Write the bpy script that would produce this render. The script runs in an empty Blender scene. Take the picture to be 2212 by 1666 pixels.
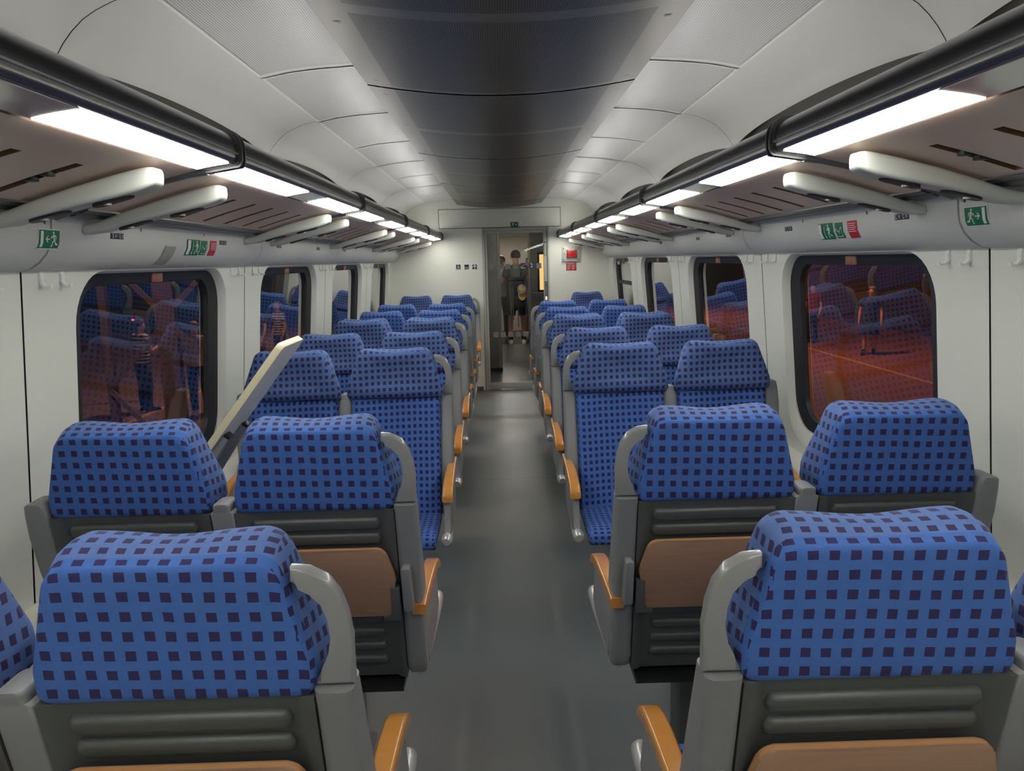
import bpy, bmesh, math, random
from mathutils import Vector, Matrix
random.seed(7)
PI = math.pi
C = bpy.context.scene.collection
SC = bpy.context.scene

# ------------------------------------------------------------------ camera, world, exposure
cam_d = bpy.data.cameras.new('camera'); cam = bpy.data.objects.new('camera', cam_d); C.objects.link(cam)
SC.camera = cam
FPX, W, H = 1600.0, 2212.0, 1666.0
VPX, VPY, ROLL = 1076.0, 562.0, math.radians(1.4)
EYE, CX = 1.6, 0.031
fw = Vector((VPX - W/2, VPY - H/2, FPX)).normalized()
rt = Vector((math.cos(ROLL), -math.sin(ROLL), 0)); rt = (rt - fw*rt.dot(fw)).normalized()
up = fw.cross(rt)
if up.y > 0: up = -up
def tow(c): return Vector((c.dot(rt), c.dot(fw), c.dot(up)))
cr, cd, cf = tow(Vector((1, 0, 0))), tow(Vector((0, 1, 0))), tow(Vector((0, 0, 1)))
cam.matrix_world = Matrix(((cr.x, -cd.x, -cf.x, -CX), (cr.y, -cd.y, -cf.y, 0), (cr.z, -cd.z, -cf.z, EYE), (0, 0, 0, 1)))
cam_d.sensor_width = 36; cam_d.lens = 36*FPX/W; cam_d.clip_start = 0.02; cam_d.clip_end = 300
world = bpy.data.worlds.new('night'); SC.world = world; world.use_nodes = True
world.node_tree.nodes['Background'].inputs[0].default_value = (0.010, 0.012, 0.022, 1)
world.node_tree.nodes['Background'].inputs[1].default_value = 0.6
SC.view_settings.view_transform = 'Standard'; SC.view_settings.look = 'None'
SC.view_settings.gamma = 1; SC.view_settings.exposure = 0.08
SC.view_settings.use_curve_mapping = False
LAMP = 20.0          # strength of the fluorescent strips
CEIL_FILL = 13.5         # strength of the added strips that brighten the ceiling

# ------------------------------------------------------------------ materials
def newmat(name):
    m = bpy.data.materials.new(name); m.use_nodes = True
    nt = m.node_tree; return m, nt, nt.nodes['Principled BSDF']
def N(nt, t, **kw):
    n = nt.nodes.new(t)
    for k, v in kw.items(): setattr(n, k, v)
    return n
def math_(nt, op, a, b=None, c=None):
    n = nt.nodes.new('ShaderNodeMath'); n.operation = op
    for i, x in enumerate((a, b, c)):
        if x is None: continue
        if isinstance(x, (int, float)): n.inputs[i].default_value = x
        else: nt.links.new(x, n.inputs[i])
    return n.outputs[0]
def mixc(nt, f, a, b):
    n = nt.nodes.new('ShaderNodeMix'); n.data_type = 'RGBA'
    for i, x in ((0, f), (6, a), (7, b)):
        if isinstance(x, (int, float)): n.inputs[i].default_value = x
        elif isinstance(x, tuple): n.inputs[i].default_value = (*x, 1)
        else: nt.links.new(x, n.inputs[i])
    return n.outputs[2]
def plain(name, col, rough=0.5, metal=0.0, var=0.06, scale=8, bump=0.0, bscale=200, coat=0.0, spec=0.5):
    m, nt, b = newmat(name)
    co = N(nt, 'ShaderNodeTexCoord')
    no = N(nt, 'ShaderNodeTexNoise'); no.inputs['Scale'].default_value = scale; no.inputs['Detail'].default_value = 4
    nt.links.new(co.outputs['Object'], no.inputs['Vector'])
    lo = tuple(c*(1-var) for c in col); hi = tuple(min(1, c*(1+var)) for c in col)
    nt.links.new(mixc(nt, no.outputs['Fac'], lo, hi), b.inputs['Base Color'])
    b.inputs['Roughness'].default_value = rough; b.inputs['Metallic'].default_value = metal
    b.inputs['Specular IOR Level'].default_value = spec
    b.inputs['Coat Weight'].default_value = coat
    if bump:
        n2 = N(nt, 'ShaderNodeTexNoise'); n2.inputs['Scale'].default_value = bscale
        nt.links.new(co.outputs['Object'], n2.inputs['Vector'])
        bp = N(nt, 'ShaderNodeBump'); bp.inputs['Strength'].default_value = bump; bp.inputs['Distance'].default_value = 0.002
        nt.links.new(n2.outputs['Fac'], bp.inputs['Height']); nt.links.new(bp.outputs['Normal'], b.inputs['Normal'])
    return m
def emit(name, col, st):
    m = bpy.data.materials.new(name); m.use_nodes = True; nt = m.node_tree
    nt.nodes.remove(nt.nodes['Principled BSDF'])
    e = N(nt, 'ShaderNodeEmission'); e.inputs[0].default_value = (*col, 1); e.inputs[1].default_value = st
    nt.links.new(e.outputs[0], nt.nodes['Material Output'].inputs[0]); return m
def fabric(name, pu, pv, base, base2, sq, duty=0.26):
    m, nt, b = newmat(name)
    uv = N(nt, 'ShaderNodeUVMap'); uv.uv_map = 'UVMap'
    no = N(nt, 'ShaderNodeTexNoise'); no.inputs['Scale'].default_value = 14; no.inputs['Detail'].default_value = 3
    nt.links.new(uv.outputs[0], no.inputs['Vector'])
    sp = N(nt, 'ShaderNodeSeparateXYZ'); nt.links.new(uv.outputs[0], sp.inputs[0])
    w = math_(nt, 'MULTIPLY', math_(nt, 'SUBTRACT', no.outputs['Fac'], 0.5), 0.006)
    def band(c, p, extra):
        f = math_(nt, 'FRACT', math_(nt, 'DIVIDE', math_(nt, 'ADD', c, extra), p))
        return math_(nt, 'LESS_THAN', math_(nt, 'ABSOLUTE', math_(nt, 'SUBTRACT', f, 0.5)), duty)
    tilt = math_(nt, 'MULTIPLY', sp.outputs['X'], 0.03)
    mask = math_(nt, 'MULTIPLY', band(sp.outputs['X'], pu, w), band(sp.outputs['Y'], pv, math_(nt, 'ADD', w, tilt)))
    n2 = N(nt, 'ShaderNodeTexNoise'); n2.inputs['Scale'].default_value = 30; n2.inputs['Detail'].default_value = 8; n2.inputs['Roughness'].default_value = 0.7
    nt.links.new(uv.outputs[0], n2.inputs['Vector'])
    n3 = N(nt, 'ShaderNodeTexNoise'); n3.inputs['Scale'].default_value = 900; n3.inputs['Detail'].default_value = 2
    nt.links.new(uv.outputs[0], n3.inputs['Vector'])
    fz = math_(nt, 'ADD', math_(nt, 'MULTIPLY', n2.outputs['Fac'], 0.75), math_(nt, 'MULTIPLY', n3.outputs['Fac'], 0.25))
    blue = mixc(nt, fz, base, base2)
    dark = mixc(nt, n3.outputs['Fac'], tuple(c*0.7 for c in sq), tuple(c*1.3 for c in sq))
    nt.links.new(mixc(nt, math_(nt, 'MULTIPLY', mask, 0.94), blue, dark), b.inputs['Base Color'])
    b.inputs['Roughness'].default_value = 0.85; b.inputs['Specular IOR Level'].default_value = 0.2
    b.inputs['Sheen Weight'].default_value = 0.22; b.inputs['Sheen Roughness'].default_value = 0.4
    b.inputs['Sheen Tint'].default_value = (0.45, 0.6, 1, 1)
    bp = N(nt, 'ShaderNodeBump'); bp.inputs['Strength'].default_value = 0.25; bp.inputs['Distance'].default_value = 0.002
    nt.links.new(fz, bp.inputs['Height']); nt.links.new(bp.outputs['Normal'], b.inputs['Normal'])
    return m
def perforated(name, col, hole, pitch, rad, xlo, xhi, ystep, yoff, ymar, rough, metal, side=0):
    # rows of round holes inside rectangular fields; fields repeat along the coach
    m, nt, b = newmat(name)
    co = N(nt, 'ShaderNodeTexCoord'); sp = N(nt, 'ShaderNodeSeparateXYZ'); nt.links.new(co.outputs['Object'], sp.inputs[0])
    x, y = sp.outputs['X'], sp.outputs['Y']
    def cen(c): return math_(nt, 'SUBTRACT', math_(nt, 'FRACT', math_(nt, 'DIVIDE', c, pitch)), 0.5)
    a, c2 = cen(x), cen(y)
    d = math_(nt, 'ADD', math_(nt, 'MULTIPLY', a, a), math_(nt, 'MULTIPLY', c2, c2))
    h = math_(nt, 'LESS_THAN', d, rad*rad)
    ax = math_(nt, 'ABSOLUTE', x)
    inx = math_(nt, 'MULTIPLY', math_(nt, 'GREATER_THAN', ax, xlo), math_(nt, 'LESS_THAN', ax, xhi))
    fy = math_(nt, 'FRACT', math_(nt, 'DIVIDE', math_(nt, 'SUBTRACT', y, yoff), ystep))
    iny = math_(nt, 'MULTIPLY', math_(nt, 'GREATER_THAN', fy, ymar/ystep), math_(nt, 'LESS_THAN', fy, 1-ymar/ystep))
    mask = math_(nt, 'MULTIPLY', h, math_(nt, 'MULTIPLY', inx, iny))
    no = N(nt, 'ShaderNodeTexNoise'); no.inputs['Scale'].default_value = 3; no.inputs['Detail'].default_value = 5
    mp = N(nt, 'ShaderNodeMapping'); mp.inputs['Scale'].default_value = (1, 0.4, 1)
    nt.links.new(co.outputs['Object'], mp.inputs[0]); nt.links.new(mp.outputs[0], no.inputs['Vector'])
    base = mixc(nt, no.outputs['Fac'], tuple(c*0.88 for c in col), tuple(min(1, c*1.1) for c in col))
    nt.links.new(mixc(nt, mask, base, hole), b.inputs['Base Color'])
    b.inputs['Roughness'].default_value = rough
    nt.links.new(math_(nt, 'MULTIPLY', math_(nt, 'SUBTRACT', 1.0, mask), metal), b.inputs['Metallic'])
    return m
def wood(name, c1, c2, rough, coat, sc=1.0):
    m, nt, b = newmat(name)
    co = N(nt, 'ShaderNodeTexCoord'); mp = N(nt, 'ShaderNodeMapping'); mp.inputs['Scale'].default_value = (1.2*sc, 6*sc, 14*sc)
    nt.links.new(co.outputs['Object'], mp.inputs[0])
    no = N(nt, 'ShaderNodeTexNoise'); no.inputs['Scale'].default_value = 6; no.inputs['Detail'].default_value = 6; no.inputs['Distortion'].default_value = 0.6
    nt.links.new(mp.outputs[0], no.inputs['Vector'])
    nt.links.new(mixc(nt, no.outputs['Fac'], c1, c2), b.inputs['Base Color'])
    b.inputs['Roughness'].default_value = rough; b.inputs['Coat Weight'].default_value = coat; b.inputs['Coat Roughness'].default_value = 0.12
    return m
def glass(name, tint, boost, base=0.0):
    m = bpy.data.materials.new(name); m.use_nodes = True; nt = m.node_tree
    nt.nodes.remove(nt.nodes['Principled BSDF'])
    lw = N(nt, 'ShaderNodeLayerWeight'); lw.inputs['Blend'].default_value = 0.5
    fr = math_(nt, 'ADD', math_(nt, 'MULTIPLY', math_(nt, 'POWER', lw.outputs['Facing'], 5.0), 0.96), 0.04)   # Schlick
    f = math_(nt, 'MINIMUM', math_(nt, 'ADD', math_(nt, 'MULTIPLY', fr, boost), base), 1.0)
    t = N(nt, 'ShaderNodeBsdfTransparent'); t.inputs[0].default_value = (*tint, 1)
    g = N(nt, 'ShaderNodeBsdfGlossy'); g.inputs['Roughness'].default_value = 0.0; g.inputs[0].default_value = (1, 1, 1, 1)
    mx = N(nt, 'ShaderNodeMixShader'); nt.links.new(f, mx.inputs[0]); nt.links.new(t.outputs[0], mx.inputs[1]); nt.links.new(g.outputs[0], mx.inputs[2])
    nt.links.new(mx.outputs[0], nt.nodes['Material Output'].inputs[0]); return m

M = {}
M['fab_front'] = fabric('blue_velour_small_check', 0.0275, 0.0300, (0.040, 0.105, 0.36), (0.090, 0.185, 0.50), (0.024, 0.018, 0.070))
M['fab_back'] = fabric('blue_velour_large_check', 0.0318, 0.0300, (0.036, 0.105, 0.35), (0.082, 0.178, 0.48), (0.032, 0.020, 0.075), 0.25)
M['fab_head'] = fabric('greyish_blue_velour_small_check', 0.0275, 0.0300, (0.058, 0.115, 0.31), (0.125, 0.20, 0.43), (0.034, 0.022, 0.070))
M['shell'] = plain('dark_grey_moulded_plastic', (0.085, 0.093, 0.090), 0.42, var=0.08, bump=0.15, bscale=600)
M['pillar'] = plain('grey_moulded_plastic', (0.215, 0.22, 0.225), 0.42, var=0.05, bump=0.1, bscale=700)
M['post'] = plain('mid_grey_plastic', (0.225, 0.23, 0.235), 0.45, var=0.05, bump=0.1, bscale=700)
M['handle'] = plain('light_grey_gloss_plastic', (0.245, 0.25, 0.25), 0.28, var=0.03, coat=0.3)
M['silver'] = plain('silver_painted_metal', (0.52, 0.52, 0.51), 0.28, metal=0.35, var=0.03)
M['tray'] = wood('brown_beech_laminate', (0.285, 0.165, 0.102), (0.395, 0.235, 0.150), 0.42, 0.1)
M['trayedge'] = wood('pale_plywood_edge', (0.46, 0.22, 0.085), (0.60, 0.32, 0.14), 0.45, 0.1)
M['arm'] = wood('orange_lacquered_beech', (0.52, 0.21, 0.035), (0.63, 0.285, 0.06), 0.25, 0.6)
M['black'] = plain('black_plastic', (0.010, 0.010, 0.012), 0.45, var=0.1)
M['gapblack'] = plain('dark_gap', (0.004, 0.004, 0.004), 1.0, spec=0.0)
M['rubber'] = plain('black_rubber', (0.012, 0.012, 0.014), 0.5, var=0.1)
M['wall'] = plain('cream_white_wall_laminate', (0.72, 0.74, 0.655), 0.40, var=0.015, scale=2)
M['reveal'] = plain('pale_grey_window_surround', (0.68, 0.68, 0.615), 0.45, var=0.02, scale=2)
M['cove'] = plain('light_grey_duct_plastic', (0.60, 0.61, 0.57), 0.42, var=0.015, scale=2)
M['endwall'] = plain('cream_white_end_wall', (0.78, 0.785, 0.69), 0.38, var=0.01, scale=2)
M['ceil'] = plain('white_ceiling_laminate', (0.66, 0.66, 0.64), 0.33, var=0.012, scale=1.5)
M['seam'] = plain('dark_panel_joint', (0.05, 0.05, 0.048), 0.7, var=0.1)
M['seamgrey'] = plain('grey_panel_joint', (0.30, 0.30, 0.28), 0.7, var=0.1)
M['rim'] = plain('raised_white_rim', (0.80, 0.80, 0.78), 0.35, var=0.01)
M['back'] = plain('grey_green_rack_back', (0.16, 0.16, 0.135), 0.6, var=0.05)
M['ceilperf'] = perforated('perforated_white_panel', (0.66, 0.66, 0.65), (0.16, 0.16, 0.16), 0.0075, 0.30, 0.0, 9.0, 50, -20, 0.0, 0.34, 0.0)
M['duct'] = perforated('perforated_brushed_steel', (0.23, 0.215, 0.195), (0.008, 0.008, 0.010), 0.0066, 0.45, -1.0, 0.405, 0.888, 2.02-0.888*6, 0.035, 0.36, 0.85)
M['steel'] = plain('brushed_steel', (0.34, 0.335, 0.32), 0.30, metal=0.9, var=0.1, scale=4)
M['tube'] = plain('dark_anodised_rail', (0.20, 0.20, 0.197), 0.22, metal=0.9, var=0.04, scale=3)
M['tubetop'] = plain('beige_rail_lip', (0.36, 0.335, 0.29), 0.5, var=0.03)
M['band'] = plain('dark_joint_band', (0.10, 0.104, 0.106), 0.32, metal=0.4, var=0.05)
M['shelf'] = plain('pinkish_brown_rack_panel', (0.72, 0.55, 0.44), 0.42, var=0.03, scale=3)
M['slotedge'] = plain('brown_slot_edge', (0.17, 0.09, 0.045), 0.6, var=0.1)
M['mesh'] = perforated('beige_rack_mesh', (0.36, 0.32, 0.26), (0.10, 0.08, 0.06), 0.006, 0.34, -1.0, 9.0, 50, -20, 0.0, 0.5, 0.0)
M['armwhite'] = plain('white_bracket_plastic', (0.54, 0.56, 0.51), 0.36, var=0.01)
M['light'] = emit('fluorescent_diffuser', (1.0, 0.985, 0.93), LAMP)
M['ceil_fill'] = emit('ceiling_fill_glow', (1.0, 0.985, 0.95), CEIL_FILL)  # glow added to fill the ceiling, not a fixture of the coach
M['lens'] = plain('unlit_lamp_cover', (0.62, 0.60, 0.60), 0.16, metal=0.5, var=0.05)
M['white'] = plain('white_paint', (0.78, 0.79, 0.76), 0.4, var=0.02)
M['green'] = plain('safety_green', (0.005, 0.17, 0.075), 0.45, var=0.05)
M['red'] = plain('signal_red', (0.50, 0.018, 0.018), 0.4, var=0.05)
M['navy'] = plain('navy_sign', (0.010, 0.013, 0.040), 0.4, var=0.05)
M['doorframe'] = plain('grey_beige_door_frame', (0.42, 0.43, 0.38), 0.38, var=0.02)
M['glass'] = glass('window_glass', (0.62, 0.62, 0.62), 1.9, 0.02)
M['doorglass'] = glass('door_glass', (0.86, 0.87, 0.85), 0.9, 0.0)
M['frost'] = plain('frosted_marker', (0.16, 0.165, 0.155), 0.6, var=0.03)
M['cream'] = plain('cream_table_edge', (0.72, 0.66, 0.44), 0.35, var=0.03)
M['under'] = plain('lilac_grey_laminate', (0.74, 0.73, 0.74), 0.5, var=0.03)
M['skin'] = plain('skin', (0.52, 0.27, 0.18), 0.5, var=0.06)
M['hair'] = plain('dark_hair', (0.035, 0.024, 0.018), 0.6, var=0.2, scale=40)
M['hairb'] = plain('auburn_hair', (0.22, 0.085, 0.04), 0.6, var=0.2, scale=40)
M['shirtgrey'] = plain('grey_shirt', (0.085, 0.09, 0.085), 0.8, var=0.1)
M['clothblack'] = plain('black_cloth', (0.012, 0.012, 0.014), 0.85, var=0.2)
M['clothpale'] = plain('pale_pink_cloth', (0.55, 0.45, 0.42), 0.85, var=0.05)
M['clothwhite'] = plain('white_cloth', (0.62, 0.60, 0.60), 0.85, var=0.05)
M['clothnavy'] = plain('navy_cloth', (0.02, 0.03, 0.07), 0.85, var=0.1)
M['cap'] = plain('khaki_cap', (0.33, 0.24, 0.13), 0.8, var=0.12)
M['shoe'] = plain('pale_trainers', (0.60, 0.58, 0.42), 0.6, var=0.2, scale=60)
M['vest'] = plain('beige_vestibule_wall', (0.44, 0.38, 0.31), 0.5, var=0.03)
M['vestgrey'] = plain('grey_vestibule_wall', (0.25, 0.26, 0.235), 0.5, var=0.03)
M['vfloor'] = plain('dark_vestibule_floor', (0.10, 0.10, 0.105), 0.30, var=0.15, scale=3)
M['yellow'] = emit('lit_outside_wall', (1.0, 0.62, 0.22), 1.1)
M['button'] = emit('lit_door_button', (1.0, 0.50, 0.14), 6)
M['redled'] = emit('red_signal', (1.0, 0.03, 0.05), 8)
M['mast'] = plain('rusty_lattice_steel', (0.20, 0.13, 0.09), 0.7, var=0.2)
M['brickred'] = plain('red_brown_platform_paving', (0.20, 0.075, 0.045), 0.8, var=0.25, scale=3)
M['paving'] = plain('brown_platform_paving', (0.17, 0.10, 0.075), 0.8, var=0.25, scale=3)
M['edge'] = plain('ochre_platform_stripe', (0.42, 0.22, 0.06), 0.8, var=0.15)
M['night'] = plain('dark_station_wall', (0.06, 0.032, 0.028), 0.9, var=0.5, scale=1.5)
def floor_mat():
    m, nt, b = newmat('blue_grey_vinyl_floor')
    co = N(nt, 'ShaderNodeTexCoord')
    n1 = N(nt, 'ShaderNodeTexNoise'); n1.inputs['Scale'].default_value = 260; n1.inputs['Detail'].default_value = 3
    nt.links.new(co.outputs['Object'], n1.inputs['Vector'])
    n2 = N(nt, 'ShaderNodeTexNoise'); n2.inputs['Scale'].default_value = 2.2; n2.inputs['Detail'].default_value = 5
    nt.links.new(co.outputs['Object'], n2.inputs['Vector'])
    sp = N(nt, 'ShaderNodeSeparateXYZ'); nt.links.new(co.outputs['Object'], sp.inputs[0])
    jy = math_(nt, 'LESS_THAN', math_(nt, 'ABSOLUTE', math_(nt, 'SUBTRACT', sp.outputs['Y'], 5.3)), 0.004)
    base = mixc(nt, n2.outputs['Fac'], (0.105, 0.118, 0.121), (0.155, 0.170, 0.173))
    sp2 = mixc(nt, math_(nt, 'MULTIPLY', math_(nt, 'GREATER_THAN', n1.outputs['Fac'], 0.66), 0.5), base, (0.035, 0.04, 0.042))
    nt.links.new(mixc(nt, math_(nt, 'MULTIPLY', jy, 0.6), sp2, (0.02, 0.02, 0.02)), b.inputs['Base Color'])
    nt.links.new(math_(nt, 'ADD', math_(nt, 'MULTIPLY', n2.outputs['Fac'], 0.25), 0.26), b.inputs['Roughness'])
    return m
M['floor'] = floor_mat()
def stripes(name, a, b_, freq):
    m, nt, b = newmat(name)
    co = N(nt, 'ShaderNodeTexCoord'); sp = N(nt, 'ShaderNodeSeparateXYZ'); nt.links.new(co.outputs['Object'], sp.inputs[0])
    f = math_(nt, 'GREATER_THAN', math_(nt, 'FRACT', math_(nt, 'MULTIPLY', sp.outputs['Z'], freq)), 0.5)
    nt.links.new(mixc(nt, f, a, b_), b.inputs['Base Color']); b.inputs['Roughness'].default_value = 0.85
    return m
M['darkred'] = plain('dark_red_cloth', (0.20, 0.03, 0.03), 0.9)
M['striped'] = stripes('striped_cloth', (0.03, 0.03, 0.05), (0.65, 0.55, 0.5), 16)

# ------------------------------------------------------------------ mesh helpers
def face(bm, vs, mi=0):
    try:
        f = bm.faces.new(vs); f.material_index = mi; f.smooth = True; return f
    except ValueError: return None
def box(bm, x0, x1, y0, y1, z0, z1, bev=0.0, mi=0, seg=2):
    vs = [bm.verts.new((x, y, z)) for x in (x0, x1) for y in (y0, y1) for z in (z0, z1)]
    fs = [face(bm, [vs[i] for i in q], mi) for q in ((0, 1, 3, 2), (4, 6, 7, 5), (0, 4, 5, 1), (2, 3, 7, 6), (0, 2, 6, 4), (1, 5, 7, 3))]
    if bev:
        es = {e for f in fs for e in f.edges}
        r = bmesh.ops.bevel(bm, geom=list(es), offset=bev, segments=seg, affect='EDGES', profile=0.5)
        for f in r['faces']: f.smooth = True; f.material_index = mi
    return vs
def loft(bm, rings, cap0=True, cap1=True, mi=0, closed=True):
    R = [[bm.verts.new(p) for p in r] for r in rings]
    n = len(R[0])
    for a, b in zip(R, R[1:]):
        for i in range(n if closed else n-1):
            face(bm, [a[i], a[(i+1) % n], b[(i+1) % n], b[i]], mi)
    if cap0: face(bm, R[0][::-1], mi)
    if cap1: face(bm, R[-1], mi)
    return R
def prism(bm, pts, f, d0, d1, bev=0.0, mi=0, mi_cap=None, seg=2):
    # pts: 2-D outline; f(u, v, d) -> 3-D point
    a = [bm.verts.new(f(u, v, d0)) for u, v in pts]; b = [bm.verts.new(f(u, v, d1)) for u, v in pts]
    n = len(pts); fs = []
    for i in range(n): fs.append(face(bm, [a[i], a[(i+1) % n], b[(i+1) % n], b[i]], mi))
    c = [face(bm, a[::-1], mi if mi_cap is None else mi_cap), face(bm, b, mi if mi_cap is None else mi_cap)]
    if bev:
        es = {e for q in c for e in q.edges}
        r = bmesh.ops.bevel(bm, geom=list(es), offset=bev, segments=seg, affect='EDGES', profile=0.5)
        for q in r['faces']: q.smooth = True
    return fs
def tube(bm, path, rad, n=10, cap=True, mi=0):
    P = [Vector(p) for p in path]; rings = []
    rads = rad if isinstance(rad, (list, tuple)) else [rad]*len(P)
    T0 = (P[1]-P[0]).normalized(); ref = Vector((0, 0, 1)) if abs(T0.z) < 0.9 else Vector((1, 0, 0))
    u = T0.cross(ref).normalized()
    for i, p in enumerate(P):
        T = ((P[i+1] if i+1 < len(P) else P[i]) - (P[i-1] if i else P[i])).normalized()
        u = (u - T*u.dot(T)).normalized(); v = T.cross(u)
        rings.append([p + rads[i]*(math.cos(2*PI*k/n)*u + math.sin(2*PI*k/n)*v) for k in range(n)])
    loft(bm, rings, cap, cap, mi)
def cyl(bm, c, r, h, axis='z', n=16, mi=0):
    ax = {'x': Vector((1, 0, 0)), 'y': Vector((0, 1, 0)), 'z': Vector((0, 0, 1))}[axis]
    tube(bm, [Vector(c), Vector(c)+ax*h], r, n, True, mi)
def rrect(hw, hh, r, n=5, cx=0, cy=0):
    out = []
    for sx, sy, a0 in ((1, 1, 0), (-1, 1, PI/2), (-1, -1, PI), (1, -1, 1.5*PI)):
        for k in range(n+1):
            a = a0 + PI/2*k/n
            out.append((cx + sx*(hw-r) + r*math.cos(a), cy + sy*(hh-r) + r*math.sin(a)))
    return out
def rpoly(pts, rads, n=5):
    out = []; m = len(pts)
    for i in range(m):
        p = Vector(pts[i]); a = (Vector(pts[i-1])-p); b = (Vector(pts[(i+1) % m])-p)
        r = rads[i] if isinstance(rads, (list, tuple)) else rads
        if r <= 0: out.append(tuple(p)); continue
        la, lb = a.length, b.length; a.normalize(); b.normalize()
        ang = a.angle(b); d = min(r/math.tan(ang/2), la*0.48, lb*0.48); rr = d*math.tan(ang/2)
        c = p + (a+b).normalized()*(rr/math.sin(ang/2))
        s = p + a*d - c; e = p + b*d - c
        a0 = math.atan2(s.y, s.x); a1 = math.atan2(e.y, e.x); da = (a1-a0+PI) % (2*PI) - PI
        for k in range(n+1):
            t = a0 + da*k/n; out.append((c.x + rr*math.cos(t), c.y + rr*math.sin(t)))
    return out
def obj(name, bm, mats, parent=None, uv=None, sharp=40, recalc=True):
    if recalc: bmesh.ops.recalc_face_normals(bm, faces=bm.faces)
    if sharp:
        lim = math.radians(sharp)
        for e in bm.edges:
            if len(e.link_faces) == 2 and e.calc_face_angle(0) > lim: e.smooth = False
    if uv:
        L = bm.loops.layers.uv.new('UVMap')
        for f in bm.faces:
            n = f.normal; ax = max(range(3), key=lambda i: abs(n[i])*(1.25 if i == 1 else 1))
            for l in f.loops:
                p = l.vert.co
                if uv == 'head': l[L].uv = (p.x + 5 + (math.copysign(p.y, p.x) if ax == 0 else 0), p.z + 5 + (0 if ax == 0 or (ax == 1 and f.material_index == 0) else p.y)); continue
                if uv == 'cushion' and ax: l[L].uv = (p.x+5, p.y-p.z+5); continue
                l[L].uv = ((p.x+5, p.z+5) if ax == 1 else (p.y+5, p.z+5) if ax == 0 else (p.x+5, p.y+5))
    me = bpy.data.meshes.new(name); bm.to_mesh(me); bm.free()
    for m in (mats if isinstance(mats, (list, tuple)) else [mats]): me.materials.append(M[m] if isinstance(m, str) else m)
    o = bpy.data.objects.new(name, me); C.objects.link(o)
    if parent:
        o.parent = parent; o.matrix_parent_inverse = Matrix.Identity(4)
        pw = Matrix.Identity(4); q = parent
        while q: pw = Matrix.LocRotScale(q.location, q.rotation_euler, q.scale) @ pw; q = q.parent
        if not getattr(obj, 'local', False): o.matrix_local = pw.inverted()
    return o
obj.local = False
def thing(name, label, cat, loc=(0, 0, 0), rz=0, group=None):
    o = bpy.data.objects.new(name, None); C.objects.link(o); o.empty_display_size = 0.1
    o.location = loc; o.rotation_euler = (0, 0, rz); o['label'] = label; o['category'] = cat
    if group: o['group'] = group
    return o
def tag(o, label, cat, group=None):
    o['label'] = label; o['category'] = cat
    if group: o['group'] = group
    return o
def struct(o): o['kind'] = 'structure'; return o
def kids(o): return [c for c in C.objects if c.parent == o]
def dup(o, loc, rz, label, group=None):
    r = o.copy(); C.objects.link(r); r.location = loc; r.rotation_euler = (0, 0, rz); r['label'] = label
    if group: r['group'] = group
    for ch in kids(o):
        c = ch.copy(); C.objects.link(c); c.parent = r
        for g in kids(ch):
            d = g.copy(); C.objects.link(d); d.parent = c
    return r
def lerp(tab, z):
    if z <= tab[0][0]: return tab[0][1]
    for (a, fa), (b, fb) in zip(tab, tab[1:]):
        if z <= b: return fa + (fb-fa)*(z-a)/(b-a)
    return tab[-1][1]

# ------------------------------------------------------------------ coach dimensions
RINGS = [-3.30, -1.52, 0.25, 2.03, 3.81, 5.59, 7.36, 9.12]
YE, YB = 9.125, -3.3
def wx(z): return 1.31 + 0.09*(1.6 - z)              # wall leans in towards the top
CEIL = [(0.40, 2.335), (0.55, 2.331), (0.70, 2.322), (0.80, 2.311), (0.88, 2.295), (0.97, 2.278), (1.03, 2.252), (1.08, 2.222), (1.12, 2.18), (1.148, 2.14), (1.162, 2.10)]
COVE = [(1.165, 1.752), (1.205, 1.750), (1.213, 1.728), (1.216, 1.700), (1.221, 1.672), (1.236, 1.645), (1.258, 1.622), (1.285, 1.606), (1.318, 1.598)]
UNDER = [(0.80, 1.846), (0.90, 1.824), (1.00, 1.798), (1.12, 1.762)]
def under_z(x): return lerp(UNDER + [(1.19, 1.738)], x)
COVEZ = sorted([(z, x) for x, z in COVE[1:]])
def cove_x(z): return lerp(COVEZ, z)

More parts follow.
